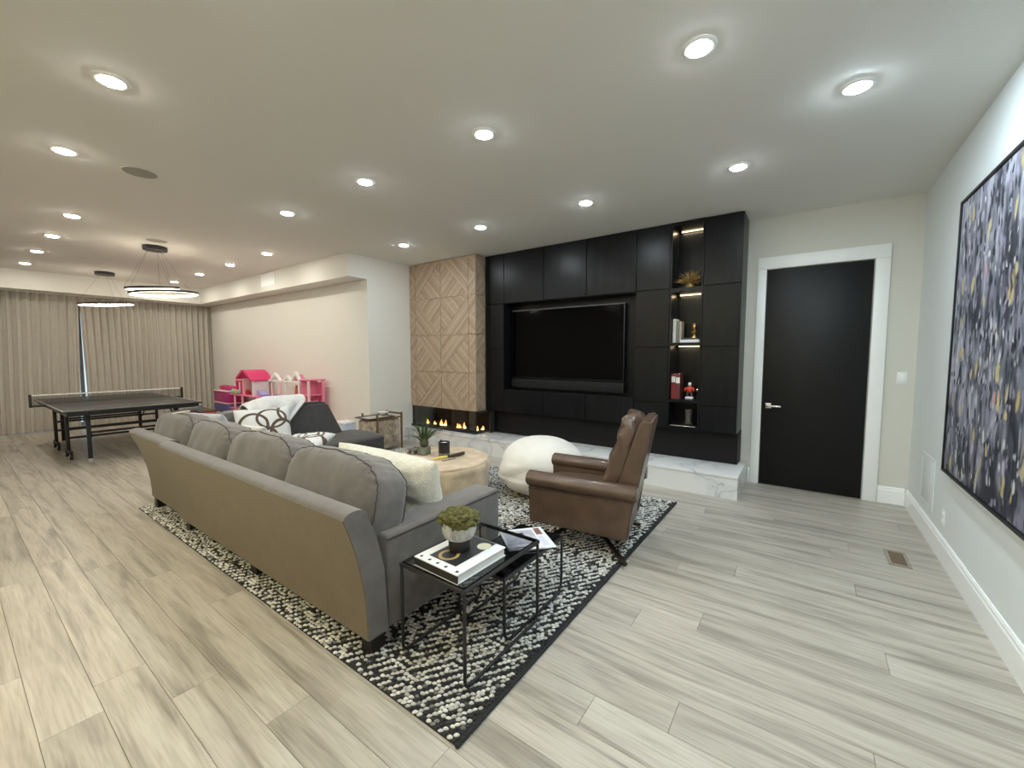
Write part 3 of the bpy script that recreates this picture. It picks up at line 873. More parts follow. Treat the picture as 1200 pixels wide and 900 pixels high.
# ================================================================== painting
def painting_mat():
    m = M('abstract_paint', (.1, .1, .12), .5)
    N, L, b = nodes(m)
    tc = N.new('ShaderNodeTexCoord')
    def mp(s, o=(0, 0, 0), rot=(0, 0, 0)):
        a = N.new('ShaderNodeMapping'); a.inputs['Scale'].default_value = s; a.inputs['Location'].default_value = o; a.inputs['Rotation'].default_value = rot
        L.new(tc.outputs['Object'], a.inputs[0]); return a
    def ramp(stops, src, interp='LINEAR'):
        r = N.new('ShaderNodeValToRGB'); cr = r.color_ramp; cr.interpolation = interp
        cr.elements[0].position, cr.elements[0].color = stops[0][0], (*stops[0][1], 1)
        cr.elements[1].position, cr.elements[1].color = stops[-1][0], (*stops[-1][1], 1)
        for p, c in stops[1:-1]:
            e = cr.elements.new(p); e.color = (*c, 1)
        L.new(src, r.inputs[0]); return r
    # ground: vertical brush streaks from navy to lavender grey
    n1 = N.new('ShaderNodeTexNoise'); n1.inputs['Scale'].default_value = 1; n1.inputs['Detail'].default_value = 6; n1.inputs['Distortion'].default_value = .6
    L.new(mp((1, 11, 3.2)).outputs[0], n1.inputs['Vector'])
    n0 = N.new('ShaderNodeTexNoise'); n0.inputs['Scale'].default_value = 1.1; n0.inputs['Detail'].default_value = 2
    L.new(mp((1, 1.2, 1)).outputs[0], n0.inputs['Vector'])
    sm = N.new('ShaderNodeMath'); sm.operation = 'MULTIPLY_ADD'; sm.inputs[1].default_value = .7
    L.new(n0.outputs[0], sm.inputs[0]); L.new(n1.outputs[0], sm.inputs[2])
    # paler towards the top
    sx = N.new('ShaderNodeSeparateXYZ'); L.new(tc.outputs['Object'], sx.inputs[0])
    zr = N.new('ShaderNodeMapRange'); zr.inputs[1].default_value = 0; zr.inputs[2].default_value = 1.9; zr.inputs[3].default_value = -.12; zr.inputs[4].default_value = .12
    L.new(sx.outputs[2], zr.inputs[0])
    ad = N.new('ShaderNodeMath'); L.new(sm.outputs[0], ad.inputs[0]); L.new(zr.outputs[0], ad.inputs[1])
    base = ramp([(.58, (.014, .015, .024)), (.72, (.045, .048, .066)), (.82, (.125, .13, .16)), (.94, (.25, .25, .31)), (1.0, (.40, .40, .46))], ad.outputs[0])
    last = base.outputs[0]
    for sc, rnd, stops, thr, loc in (
            (1, 1.0, [(.0, (.02, .02, .03)), (.22, (.30, .29, .36)), (.42, (.05, .05, .08)), (.58, (.42, .43, .46)), (.74, (.02, .022, .035)), (.9, (.22, .20, .29))], .42, (0, 3.1, 1.7)),
            (1.6, 1.0, [(.0, (.02, .02, .03)), (.2, (.36, .36, .40)), (.45, (.06, .06, .085)), (.6, (.55, .55, .57)), (.72, (.03, .032, .045)), (.85, (.26, .24, .33))], .55, (0, 9.3, 4.4)),
            (1.15, 1.0, [(.0, (.55, .55, .52)), (.25, (.40, .32, .16)), (.45, (.62, .60, .54)), (.62, (.30, .28, .38)), (.8, (.46, .39, .22)), (.95, (.50, .26, .28))], .15, (0, .4, 5.2)),
            (.85, 1.0, [(.0, (.46, .36, .17)), (.3, (.65, .64, .60)), (.55, (.42, .40, .50)), (.8, (.50, .42, .22))], .10, (0, 7.7, 2.2))):
        v = N.new('ShaderNodeTexVoronoi'); v.inputs['Scale'].default_value = 1
        mm = mp((1, 20 * sc, 8.5 * sc), loc, (R(12), 0, 0))
        wn = N.new('ShaderNodeTexNoise'); wn.inputs['Scale'].default_value = 4.5; wn.inputs['Detail'].default_value = 5; L.new(tc.outputs['Object'], wn.inputs['Vector'])
        mixv = N.new('ShaderNodeVectorMath'); mixv.operation = 'MULTIPLY_ADD'; mixv.inputs[1].default_value = (0, 2.2, 2.6)
        L.new(wn.outputs['Color'], mixv.inputs[0]); L.new(mm.outputs[0], mixv.inputs[2])
        L.new(mixv.outputs[0], v.inputs['Vector'])
        sc_ = N.new('ShaderNodeSeparateColor'); L.new(v.outputs['Color'], sc_.inputs[0])
        cr = ramp(stops, sc_.outputs[0], 'CONSTANT')
        near = N.new('ShaderNodeMapRange'); near.inputs[1].default_value = .52; near.inputs[2].default_value = .30; L.new(v.outputs['Distance'], near.inputs[0])
        pick = N.new('ShaderNodeMath'); pick.operation = 'LESS_THAN'; pick.inputs[1].default_value = thr; L.new(sc_.outputs[1], pick.inputs[0])
        mk = N.new('ShaderNodeMath'); mk.operation = 'MULTIPLY'; L.new(near.outputs[0], mk.inputs[0]); L.new(pick.outputs[0], mk.inputs[1])
        mx = N.new('ShaderNodeMix'); mx.data_type = 'RGBA'
        L.new(mk.outputs[0], mx.inputs[0]); L.new(last, mx.inputs[6]); L.new(cr.outputs[0], mx.inputs[7]); last = mx.outputs[2]
    L.new(last, b.inputs['Base Color'])
    bp = N.new('ShaderNodeBump'); bp.inputs['Strength'].default_value = .4; bp.inputs['Distance'].default_value = .004
    L.new(n1.outputs[0], bp.inputs['Height']); L.new(bp.outputs[0], b.inputs['Normal'])
    return m
PY0, PY1, PZ0, PZ1 = 1.9, 4.17, .68, 2.55
pt = thing('painting', 'large abstract canvas of navy, lavender and gold dabs in a thin black frame', 'painting', (XR, 3.0, PZ0))
box('canvas', XR - .04, XR - .012, PY0 + .02, PY1 - .02, PZ0 + .02, PZ1 - .02, painting_mat(), pt)
bm = bmesh.new()
bx(bm, XR - .05, XR - .004, PY0, PY0 + .016, PZ0, PZ1); bx(bm, XR - .05, XR - .004, PY1 - .016, PY1, PZ0, PZ1)
bx(bm, XR - .05, XR - .004, PY0 + .016, PY1 - .016, PZ0, PZ0 + .016); bx(bm, XR - .05, XR - .004, PY0 + .016, PY1 - .016, PZ1 - .016, PZ1)
fin('frame', bm, BLACKM, pt)

# ================================================================== rug
RX0, RX1, RY0, RY1 = -5.285, -1.025, 1.075, 4.30
RZ = .016
rg = thing('area_rug', 'chunky woven black and white wool rug under the seating group', 'rug', ((RX0 + RX1) / 2, (RY0 + RY1) / 2, 0))
box('rug_backing', RX0 + .006, RX1 - .006, RY0 + .006, RY1 - .006, .0005, .007, M('rug_black_yarn', (.018, .018, .019), .95), rg)
def rug_pile():
    nx, ny = 172, 168
    dx, dy = (RX1 - RX0 - .018) / nx, (RY1 - RY0 - .010) / ny
    I, J = np.meshgrid(np.arange(nx), np.arange(ny), indexing='ij')
    I = I.ravel(); J = J.ravel(); n = len(I)
    cx = RX0 + .008 + (I + .5 + .5 * (J % 2) - .25) * dx + rng.normal(0, .0025, n)
    cy = RY0 + .006 + (J + .5) * dy + rng.normal(0, .0018, n)
    # tone: mostly random, with loose streaks
    pw = .60 + .10 * np.sin(J * .9 + 2 * np.sin(I * .13)) * np.sin(I * .21 + J * .05)
    pw = np.where((I + J // 2) % 2 == 0, pw + .30, pw - .30)
    white = rng.random(n) < pw
    edge = (I >= nx - 1)
    white &= ~edge
    tone = np.where(white, rng.uniform(.50, .88, n), rng.uniform(.008, .030, n))
    mid = (rng.random(n) < .07) & ~edge
    tone = np.where(mid, rng.uniform(.10, .28, n), tone)
    col = np.stack([tone, tone * .975, tone * .91, np.ones(n)], 1)
    ang = rng.normal(.70, .14, n)
    la = rng.uniform(.0112, .0138, n) * np.where(white, 1.0, .92); lb = rng.uniform(.0056, .0068, n)
    hh = rng.uniform(.0075, .0115, n) * np.where(white, 1.1, .85)
    k = 6
    th = np.arange(k) * 2 * np.pi / k
    def ringv(s, z):
        px = la[:, None] * s * np.cos(th)[None]; py = lb[:, None] * s * np.sin(th)[None]
        x = cx[:, None] + px * np.cos(ang)[:, None] - py * np.sin(ang)[:, None]
        y_ = cy[:, None] + px * np.sin(ang)[:, None] + py * np.cos(ang)[:, None]
        return np.stack([x, y_, np.broadcast_to(z[:, None], x.shape)], 2)
    r0 = ringv(1.0, np.full(n, .006)); r1 = ringv(.92, .0065 + hh * .55); r2 = ringv(.5, .0065 + hh * .95)
    ap = np.stack([cx, cy, .0065 + hh], 1)[:, None]
    V = np.concatenate([r0, r1, r2, ap], 1)
    nv = 3 * k + 1
    base = (np.arange(n) * nv)[:, None]
    quads = []
    for a, b in ((0, k), (k, 2 * k)):
        for i in range(k):
            quads.append([a + i, a + (i + 1) % k, b + (i + 1) % k, b + i])
    tris = [[2 * k + i, 2 * k + (i + 1) % k, 3 * k] for i in range(k)]
    quads = np.array(quads); tris = np.array(tris)
    Q = (base[:, :, None] + quads[None]).reshape(-1); T = (base[:, :, None] + tris[None]).reshape(-1)
    me = bpy.data.meshes.new('pile')
    Vr = V.reshape(-1, 3) - np.array(rg.location)
    me.vertices.add(len(Vr)); me.vertices.foreach_set('co', Vr.ravel().astype(np.float32))
    nq, nt = n * len(quads), n * len(tris)
    me.loops.add(nq * 4 + nt * 3)
    me.loops.foreach_set('vertex_index', np.concatenate([Q, T]).astype(np.int32))
    me.polygons.add(nq + nt)
    st = np.concatenate([np.arange(nq) * 4, nq * 4 + np.arange(nt) * 3]).astype(np.int32)
    me.polygons.foreach_set('loop_start', st)
    me.polygons.foreach_set('use_smooth', np.ones(nq + nt, bool))
    me.update(calc_edges=True)
    ca = me.color_attributes.new('yarn', 'FLOAT_COLOR', 'POINT')
    ca.data.foreach_set('color', np.repeat(col, nv, 0).ravel().astype(np.float32))
    m = M('rug_wool', (.5, .5, .5), .95, sheen=.2, bump=.4, bscale=700, dist=.003)
    N, L, b = nodes(m)
    at = N.new('ShaderNodeAttribute'); at.attribute_name = 'yarn'
    L.new(at.outputs['Color'], b.inputs['Base Color'])
    me.materials.append(m)
    o = bpy.data.objects.new('pile', me); COL.objects.link(o); o.parent = rg
    o['kind'] = 'stuff'
rug_pile()
bm = bmesh.new()
tube(bm, [(RX1 - .004, RY0, .0098), (RX1 - .004, RY1, .0098)], .0092, 8)
fin('edge_binding', bm, M('rug_binding', (.02, .02, .021), .95, bump=.5, bscale=120), rg, smooth=60)
ZR = .0205   # top of the pile, where furniture rests

# ================================================================== sectional sofa
sf = thing('sectional_sofa', 'large taupe grey L-shaped sectional sofa with flared back', 'sofa', (-3.4, 1.5, ZR))
def back_prof():
    """(y,z) closed profile of the flared back, outer side concave."""
    outer = []
    for k in range(9):
        t_ = k / 8
        outer.append((1.145 - .118 * t_ ** 2.2, .12 + .635 * t_))
    top = []
    for k in range(1, 7):
        a = PI - PI * k / 7
        top.append((1.087 + .060 * math.cos(a), .755 + .030 * math.sin(a)))
    inner = [(1.147, .755), (1.20, .62), (1.24, .45), (1.26, .12)]
    return outer, outer + top + inner
OUT, BP = back_prof()
def back_piece(x0, x1, nm, dy=0.0, flare=0.0):
    def fl(vs):            # the free end flares sideways like the back does
        for v in vs:
            if abs(v.co.x - x0) < .02: v.co.x -= flare * max(0, (v.co.z - .12) / .64) ** 2.0
    bm = bmesh.new(); fl(prism(bm, [(p + dy, z) for p, z in BP], 'x', x0, x1))
    o = fin(nm, bm, FABRIC, sf, smooth=35)
    # separate outside back panel
    bm = bmesh.new()
    ins = .006
    fl(prism(bm, [(p + dy - .0035, z) for p, z in OUT] + [(p + dy + .001, z) for p, z in reversed(OUT)], 'x', x0 + ins, x1 - ins))
    fin('back_panel', bm, FABRIC_WARMLIT, sf, smooth=35)
back_piece(-4.305, -1.665, 'main_back')
back_piece(-5.20, -4.312, 'corner_back', .03, .13)
def seat_box(nm, *a, bev=.02, m=FABRIC): return box(nm, *a, m, sf, bev, 3)
seat_box('arm', -1.865, -1.665, 1.262, 2.18, .12, .60, bev=.018)
bm = bmesh.new(); tube(bm, [(-1.662, 1.262, .585), (-1.662, 2.17, .585)], .004, 6); fin('arm_piping', bm, PIPE, sf, smooth=60)
seat_box('seat_base', -4.30, -1.87, 1.262, 2.12, .12, .27)
seat_box('corner_base', -5.06, -4.31, 1.292, 2.12, .12, .27)
seat_box('chaise_base', -5.06, -4.29, 2.125, 3.28, .12, .29, m=CHARF)
for k in range(3):
    x0 = -4.29 + k * .807
    bm = bmesh.new(); superell(bm, .40, .43, .10, .25, .22, 40, 14, TR((x0 + .403, 1.70, .372)))
    fin('seat_cushion', bm, CUSHF, sf, smooth=60)
bm = bmesh.new(); superell(bm, .38, .43, .10, .25, .22, 40, 14, TR((-4.685, 1.70, .372))); fin('seat_cushion', bm, CUSHF, sf, smooth=60)
def dome(p):
    p.z += .03 * max(0, 1 - (p.x / .4) ** 2) * (1 if p.z > 0 else 0); return p
bm = bmesh.new(); superell(bm, .385, .575, .10, .22, .2, 48, 16, TR((-4.665, 2.705, .392)), fn=dome); fin('chaise_cushion', bm, CHARF, sf, smooth=60)
ed = [(-4.665 + p[0], 2.705 + p[1], .470) for p in rrect(.755, 1.135, .07)]
bm = bmesh.new(); tube(bm, ed, .005, 6, closed=True); fin('seat_piping', bm, PIPE, sf, smooth=60)
# left return back
bm = bmesh.new()
prism(bm, [(-5.20, .12), (-5.07, .12), (-5.09, .45), (-5.13, .60), (-5.16, .62), (-5.20, .60)], 'y', 1.30, 2.98); fin('return_back', bm, FABRIC, sf, smooth=35)
for x, y_ in ((-1.74, 1.22), (-4.24, 1.22), (-5.12, 1.22), (-1.74, 2.10), (-4.38, 3.18), (-5.0, 3.18), (-3.0, 1.22)):
    bm = bmesh.new()
    prism(bm, [(x - .04, y_ - .04), (x + .04, y_ - .04), (x + .04, y_ + .04), (x - .04, y_ + .04)], 'z', ZR, .119)
    fin('leg', bm, M('black_wood_leg', (.012, .010, .010), .5), sf)

def back_cushion(nm, label, mt, w, h, t, mat, wr=.012, seed=0, group=None):
    """loose box cushion: local x width, y thickness, z height; piping on both faces."""
    def fn(p):
        u, v = p.x / (w / 2), p.z / (h / 2)
        edge = max(0, (abs(u) ** 3 + abs(v) ** 3) - .35)
        s = noise.noise(Vector((p.x * 9 + seed, p.z * 7, p.y * 4 + seed)))
        f = .5 * math.sin((p.x if abs(v) > abs(u) else p.z) * 82 + 3.5 * s + seed)
        p = p.copy()
        p.y += math.copysign(wr * f * min(1, edge * 1.2) * (1 if abs(p.y) > t * .12 else 0), p.y) + .35 * wr * s
        p.z += .35 * wr * s + .30 * wr * f * min(1, edge) * (1 if v > .6 else 0)
        p.z -= .035 * max(0, u - .45) / .55 if v > 0 else 0
        return p
    bm = bmesh.new()
    superell(bm, w / 2, t / 2, h / 2, .54, .54, 132, 56, fn=fn)
    for v in bm.verts: v.co = mt @ v.co
    o = fin(nm, bm, mat, sf, smooth=80)
    for s in (-1, 1):
        pts = []
        for k in range(120):
            a = 2 * PI * k / 120
            x = w / 2 * .964 * spow(math.cos(a), .54); z_ = h / 2 * .964 * spow(math.sin(a), .54)
            q = fn(Vector((x, s * t * .30, z_)))
            pts.append(mt @ q)
        bm = bmesh.new(); tube(bm, pts, .0038, 6, closed=True); fin('piping', bm, PIPE, o, smooth=60)
    return o
for k, xc in enumerate((-2.20, -3.07, -3.945, -4.80)):
    back_cushion('back_cushion', None, TR((xc, 1.345, .69 + .004 * (k % 2)), -(-17 + k) * -1, 0, (0, 1, -2, 2)[k]), .94, .50, .31, CUSHF, .026, k * 3.1)
back_cushion('back_cushion', None, TR((-4.965, 1.86, .69), -8, 0, -90), .52, .44, .20, CUSHF, .010, 17)
bm = bmesh.new()     # dark wedge shaped bolster on the chaise
A = [(2.10, .475), (3.02, .475), (2.86, .90), (2.80, .925), (2.30, .925), (2.24, .90)]
vs = prism(bm, A, 'x', -5.02, -4.80)
for v in vs:
    if v.co.z > .8 and v.co.x > -4.9: v.co.x -= .10
    if v.co.z > .8 and v.co.x < -5.0: v.co.x -= .02
bmesh.ops.bevel(bm, geom=list(bm.edges), offset=.03, segments=4, affect='EDGES')
fin('chaise_bolster', bm, CHARF, sf, smooth=60)

# ================================================================== scatter pillows and throws on the sofa
def scatter(name, label, cat, w, h, t, mt, mat, seed=0, uv=False, n=26, loc=None, wr=.008, pinch=.08):
    bm = bmesh.new(); pillow(bm, w, h, t, Matrix.Identity(4), n, pinch, wr, seed)
    if uv:
        lay = bm.loops.layers.uv.new('UVMap')
        for f in bm.faces:
            for l in f.loops: l[lay].uv = (l.vert.co.x / w + .5, l.vert.co.y / h + .5)
    bmesh.ops.recalc_face_normals(bm, faces=bm.faces)
    for f in bm.faces: f.smooth = True
    me = bpy.data.meshes.new(name); bm.to_mesh(me); bm.free()
    o = link_mesh(name, me, mat)
    o.matrix_world = mt
    return tag(o, label, cat)
# long white plush pillow leaning beside the arm
wp = scatter('plush_pillow', 'long white plush pillow leaning on the sofa nearest the arm', 'pillow', .88, .43, .24, TR((-2.245, 1.72, .66), 102, 2, 6), FURW, 2, n=40, wr=.014, pinch=.03)
scatter('printed_pillow', 'white square pillow with brown ring print standing against the chaise bolster', 'pillow', .52, .50, .17, TR((-4.62, 1.98, .70), 72, 0, 78), RINGS, 4, uv=True)
scatter('printed_pillow', 'white pillow with brown ring print lying flat on the seat', 'pillow', .50, .46, .15, TR((-4.08, 2.08, .60), 14, -6, 25), RINGS, 9, uv=True)
scatter('navy_pillow', 'navy pillow lying beside the flat ring print pillow', 'pillow', .50, .36, .13, TR((-3.54, 2.00, .545), 4, 4, 12), NAVY, 12)
scatter('pale_blue_pillow', 'pale blue grey pillow leaning in the sofa corner', 'pillow', .50, .46, .14, TR((-4.72, 1.56, .74), 118, 0, 20), PALEBLUE, 14)
scatter('white_pillow', 'small white pillow in front of the pale blue pillow', 'pillow', .42, .32, .10, TR((-4.22, 1.72, .70), 112, 0, 15), M('white_cotton', (.72, .72, .70), .85), 15)
sp_ = thing('striped_bolster', 'slim grey bolster with white edge lying over the second back cushion', 'pillow', (-4.6, 1.42, .93))
bm = bmesh.new(); tube(bm, [(-4.88, 1.30, .955), (-4.78, 1.34, .975), (-4.68, 1.38, .990), (-4.60, 1.42, 1.0)], [.014, .018, .024, .030], 14)
fin('bolster_body', bm, M('bolster_grey', (.10, .10, .105), .85), sp_, smooth=60)
bm = bmesh.new(); tube(bm, [(-4.87, 1.283, .945), (-4.775, 1.322, .962), (-4.67, 1.358, .978)], .008, 8); fin('white_edge', bm, PAPER, sp_, smooth=60)
# throw over bolster
bm = bmesh.new()
nu_, nv_ = 30, 26
G = []
for i in range(nu_ + 1):
    u = i / nu_
    rowv = []
    yy = 1.92 + .66 * u
    for j in range(nv_ + 1):
        v = j / nv_
        if v < .30:
            k = v / .30
            x = -5.075 - .005 * math.sin(k * PI); z_ = .68 + .26 * k
        elif v < .45:
            k = (v - .30) / .15
            x = -5.075 + .16 * k; z_ = .94 + .055 * math.sin(k * PI) + .012
        else:
            k = (v - .45) / .55
            L_ = .42 - .10 * u
            x = -4.912 + .135 * k * (L_ / .42); z_ = .952 - L_ * k
        nn = noise.noise(Vector((u * 4, v * 3, 5)))
        x += .032 * (1 if v > .4 else .2) * (nn + .45 * math.sin(u * 17 + v * 3)) + (.028 if v > .4 else 0)
        z_ += .016 * nn + .01
        y2 = yy - .62 * max(0, v - .45) * u + .02 * nn
        z_ -= .07 * max(0, .35 - u) / .35 * (1 if v > .25 else .4)
        x += .05 * max(0, .4 - u) * (1 if v > .4 else 0)
        rowv.append((x, y2, z_))
    G.append(rowv)
VV = [[bm.verts.new(p) for p in r] for r in G]
for a, b in zip(VV, VV[1:]):
    for j in range(nv_): bm.faces.new((a[j], b[j], b[j + 1], a[j + 1]))
o = fin('throw_blanket', bm, THROW, None, smooth=80, loc=(-4.95, 2.25, .6))
sm_ = o.modifiers.new('solid', 'SOLIDIFY'); sm_.thickness = .022; sm_.offset = 1
sb_ = o.modifiers.new('sub', 'SUBSURF'); sb_.levels = 1; sb_.render_levels = 1
tag(o, 'pale grey knit throw draped over the dark chaise bolster', 'throw')

# ================================================================== armchair
AC = (-1.41, 3.045, ZR)
ac = thing('armchair', 'brown leather recliner armchair seen from the side on the rug', 'armchair', AC, R(-168.5))
def loc_fin(nm, bm, m, p=None, sm=50): return fin(nm, bm, m, p or ac, world=False, smooth=sm)
Z0 = .155 - ZR + .02
for s in (1, -1):
    bm = bmesh.new()
    vs = prism(bm, [(.385, Z0 + .035), (.395, .51), (-.405, .485), (-.36, Z0)], 'y', s * .255, s * .345)
    bmesh.ops.bevel(bm, geom=list(bm.edges), offset=.012, segments=3, affect='EDGES'); loc_fin('side_panel', bm, LEATHER)
    # rolled arm top
    bm = bmesh.new()
    prof = [(s * (.312 + .072 * math.cos(a)), .513 + .058 * math.sin(a)) for a in [2 * PI * k / 24 for k in range(24)]]
    vs = prism(bm, [(p, max(z, .462)) for p, z in prof], 'x', -.42, .405)
    for v in vs: v.co.z += .036 * v.co.x
    bmesh.ops.bevel(bm, geom=[e for e in bm.edges if abs(e.verts[0].co.x - e.verts[1].co.x) < 1e-4], offset=.010, segments=3, affect='EDGES')
    a_ = loc_fin('arm', bm, LEATHER)
    bm = bmesh.new(); tube(bm, [(-.38, s * .352, .462), (.39, s * .352, .462)], .004, 6); loc_fin('seam', bm, M('leather_seam', (.05, .026, .016), .6), a_)
bm = bmesh.new(); bx(bm, -.36, .33, -.254, .254, Z0, .27, .015); loc_fin('seat_base', bm, LEATHER)
bm = bmesh.new()
def puff(p):
    p = p.copy(); p.z += .012 * noise.noise(Vector((p.x * 11, p.y * 11, 2))) + (.02 if p.z > 0 else 0) * max(0, 1 - (p.x / .33) ** 2) ; return p
superell(bm, .345, .248, .085, .35, .3, 48, 18, TR((.055, 0, .36)), fn=puff); loc_fin('seat_cushion', bm, LEATHER)
# back frame, leaning
bm = bmesh.new()
vs = prism(bm, [(-.19, .28), (-.37, .28), (-.505, .985), (-.495, 1.015), (-.445, 1.02), (-.415, 1.0)], 'y', -.25, .25)
bmesh.ops.bevel(bm, geom=list(bm.edges), offset=.014, segments=3, affect='EDGES'); loc_fin('back_frame', bm, LEATHER)
def rump(p):
    p = p.copy()
    f = noise.noise(Vector((p.x * 8, p.y * 6 + 3, p.z * 9)))
    p.x += .018 * f + .016 * math.sin(p.z * 40 + 9 * p.y + 4 * f) * abs(math.sin(p.z * 13 + 1))
    p.y += .008 * f
    return p
bm = bmesh.new(); superell(bm, .078, .240, .355, .5, .55, 64, 48, TR((-.275, 0, .705), 0, -14, 0), fn=rump); loc_fin('back_cushion', bm, LEATHER, sm=80)
for sx, sy in ((1, 1), (1, -1), (-1, 1), (-1, -1)):
    bm = bmesh.new(); bar(bm, (sx * .05, sy * .04, .135), (sx * .36, sy * .385, .012), .028, .022); loc_fin('leg', bm, DARKM)
bm = bmesh.new(); lathe(bm, [(.09, .12), (.09, Z0)], 20); loc_fin('swivel_hub', bm, DARKM)

# ================================================================== nesting side tables
def side_table(name, label, x0, x1, y0, y1, top, rad, glass, glabel, rail):
    t = thing(name, label, 'side table', ((x0 + x1) / 2, (y0 + y1) / 2, ZR), 0, 'nesting black metal side tables')
    w = .018
    zt = top - .006
    bm = bmesh.new()
    for x in (x0 + w / 2, x1 - w / 2): bx(bm, x - w / 2, x + w / 2, y0, y1, zt - .018, zt, .002, 1)
    for y_ in (y0 + w / 2, y1 - w / 2): bx(bm, x0 + w, x1 - w, y_ - w / 2, y_ + w / 2, zt - .018, zt, .002, 1)
    fin('top_frame', bm, BLACKM, t, smooth=40)
    bm = bmesh.new(); bx(bm, x0 + .012, x1 - .012, y0 + .012, y1 - .012, zt + .0003, top); fin('glass_top', bm, glass, t)
    for x in (x0 + w / 2, x1 - w / 2):
        zb = ZR + w / 2
        pts = [(x, y0 + w / 2, zt - .02)]
        for k in range(7):
            a = R(180 + 90 * k / 6); pts.append((x, y0 + w / 2 + rad + rad * math.cos(a), zb + rad + rad * math.sin(a)))
        for k in range(7):
            a = R(270 + 90 * k / 6); pts.append((x, y1 - w / 2 - rad + rad * math.cos(a), zb + rad + rad * math.sin(a)))
        pts.append((x, y1 - w / 2, zt - .02))
        bm = bmesh.new(); tube(bm, pts, w / 2 * .92, 8); fin('sled_leg', bm, BLACKM, t, smooth=50)
    return t
side_table('side_table', 'taller black metal side table with smoked glass top', -1.59, -1.16, 1.27, 1.885, .491, .035, GLASSD, None, 0)
side_table('side_table', 'lower black side table with black glass top pulled out beside the armchair', -1.515, -1.19, 1.60, 2.215, .385, .07, BLACKGL, None, 0)
# art book on the taller table
BZ = .4915
bk = thing('art_book', 'thick white and black art book on the taller side table', 'book', (-1.35, 1.455, BZ), R(-2))
WBK = M('glossy_white_cover', (.80, .81, .83), .3)
def lb(nm, x0, x1, y0, y1, z0, z1, m, p=bk, bev=0): return box(nm, x0, x1, y0, y1, z0, z1, m, p, bev, world=False)
lb('back_cover', -.145, .145, -.17, .17, 0, .004, WBK)
lb('page_block', -.14, .14, -.1645, .165, .0042, .0398, M('page_edges', (.70, .70, .69), .7))
lb('front_cover', -.145, .145, -.17, .17, .040, .045, WBK)
lb('spine', -.145, .145, -.17, -.165, .0042, .0398, M('black_spine', (.012, .012, .012), .5))
lb('cover_picture', -.095, .085, -.12, .168, .0451, .0455, M('cover_black', (.022, .022, .026), .4))
bm = bmesh.new()
rgs = lathe(bm, [(.036, .0456), (.052, .0456), (.052, .0459), (.036, .0459)], 28, (-.02, -.06, 0), cap=False)
for k in range(28): bm.faces.new((rgs[3][k], rgs[3][(k + 1) % 28], rgs[0][(k + 1) % 28], rgs[0][k]))
fin('gold_disc', bm, M('cover_gold', (.42, .28, .11), .4), bk, world=False)
bm = bmesh.new(); lathe(bm, [(.036, .0456), (.036, .0458)], 28, (.055, .11, 0)); fin('pale_moon', bm, M('cover_cream', (.65, .60, .42), .5), bk, world=False)
for dx in (-.118, -.06, -.005, .05, .122):
    bm = bmesh.new(); lathe(bm, [(.0085, .0451), (.0085, .0454)], 14, (dx, -.148, 0)); fin('cover_dot', bm, M('cover_dot_black', (.02, .02, .02), .5), bk, world=False)
# moss bowl
MX, MY, MZ = -1.375, 1.47, BZ + .0462
mb = thing('moss_bowl', 'grey fluted bowl of green moss on a black foot, set on the art book', 'planter', (MX, MY, MZ))
bm = bmesh.new(); lathe(bm, [(.050, 0), (.053, .003), (.053, .05), (.050, .054)], 32, (MX, MY, MZ)); fin('foot', bm, M('matte_black', (.014, .013, .012), .55), mb, smooth=50)
bm = bmesh.new()
nfl = 22
rings = []
for r_, z_ in [(.052, .0545), (.070, .065), (.083, .09), (.087, .125), (.086, .145), (.080, .145), (.079, .120)]:
    rings.append([bm.verts.new((MX + (r_ - (.0028 if .06 < z_ < .14 and k % 4 == 0 else 0)) * math.cos(2 * PI * k / 88), MY + (r_ - (.0028 if .06 < z_ < .14 and k % 4 == 0 else 0)) * math.sin(2 * PI * k / 88), MZ + z_)) for k in range(88)])
for a, b in zip(rings, rings[1:]):
    for k in range(88): bm.faces.new((a[k], a[(k + 1) % 88], b[(k + 1) % 88], b[k]))
bm.faces.new(rings[0]); bm.faces.new(rings[-1])
fin('bowl', bm, M('grey_wash_clay', (.44, .44, .43), .7, vary=.35, vscale=40, stretch=(1, 1, .4)), mb, smooth=30)
bm = bmesh.new()
def mossf(p):
    f = noise.noise(p * 38) + .6 * noise.noise(p * 85) + .4 * noise.noise(p * 170)
    return p * (1 + .26 * f)
superell(bm, .098, .096, .040, .9, 1, 100, 46, TR((MX, MY, MZ + .157)), fn=mossf)
fin('moss', bm, M('green_moss', (.115, .105, .030), .95, vary=.6, vscale=55, bump=1, bscale=260, dist=.006), mb, smooth=80)
# magazines on the lower table
def magazine(label, x, y_, z_, rz, w, h, pict, covercol):
    t = thing('magazine', label, 'magazine', (x, y_, z_), R(rz), 'magazines on the lower side table')
    bm = bmesh.new(); bx(bm, -w / 2, w / 2, -h / 2, h / 2, 0, .006, .001, 1); fin('pages', bm, covercol, t, world=False)
    for (a, b, c, d, m) in pict:
        box('cover_picture', a * w, b * w, c * h, d * h, .0061, .0064, m, t, world=False)
    return t
PP = M('photo_brown', (.20, .10, .07), .4, vary=.6, vscale=30); PG = M('photo_grey', (.45, .45, .52), .4, vary=.25, vscale=20); PD = M('photo_plum', (.12, .07, .09), .4, vary=.4, vscale=40); CG = M('cover_white', (.74, .75, .80), .35)
magazine('lower white magazine with a brown photo at the top', -1.325, 2.05, .3855, 51, .22, .29, [(-.38, .40, .12, .44, PP), (-.40, .36, -.40, .06, M('cover_lilac', (.62, .62, .74), .4))], CG)
magazine('upper white magazine with a small dark photo, lying tilted over the other', -1.36, 1.995, .3922, 49, .215, .28, [(-.44, .44, -.30, .40, PG), (-.10, .14, .05, .28, PD), (-.30, .34, -.44, -.40, PD)], CG)

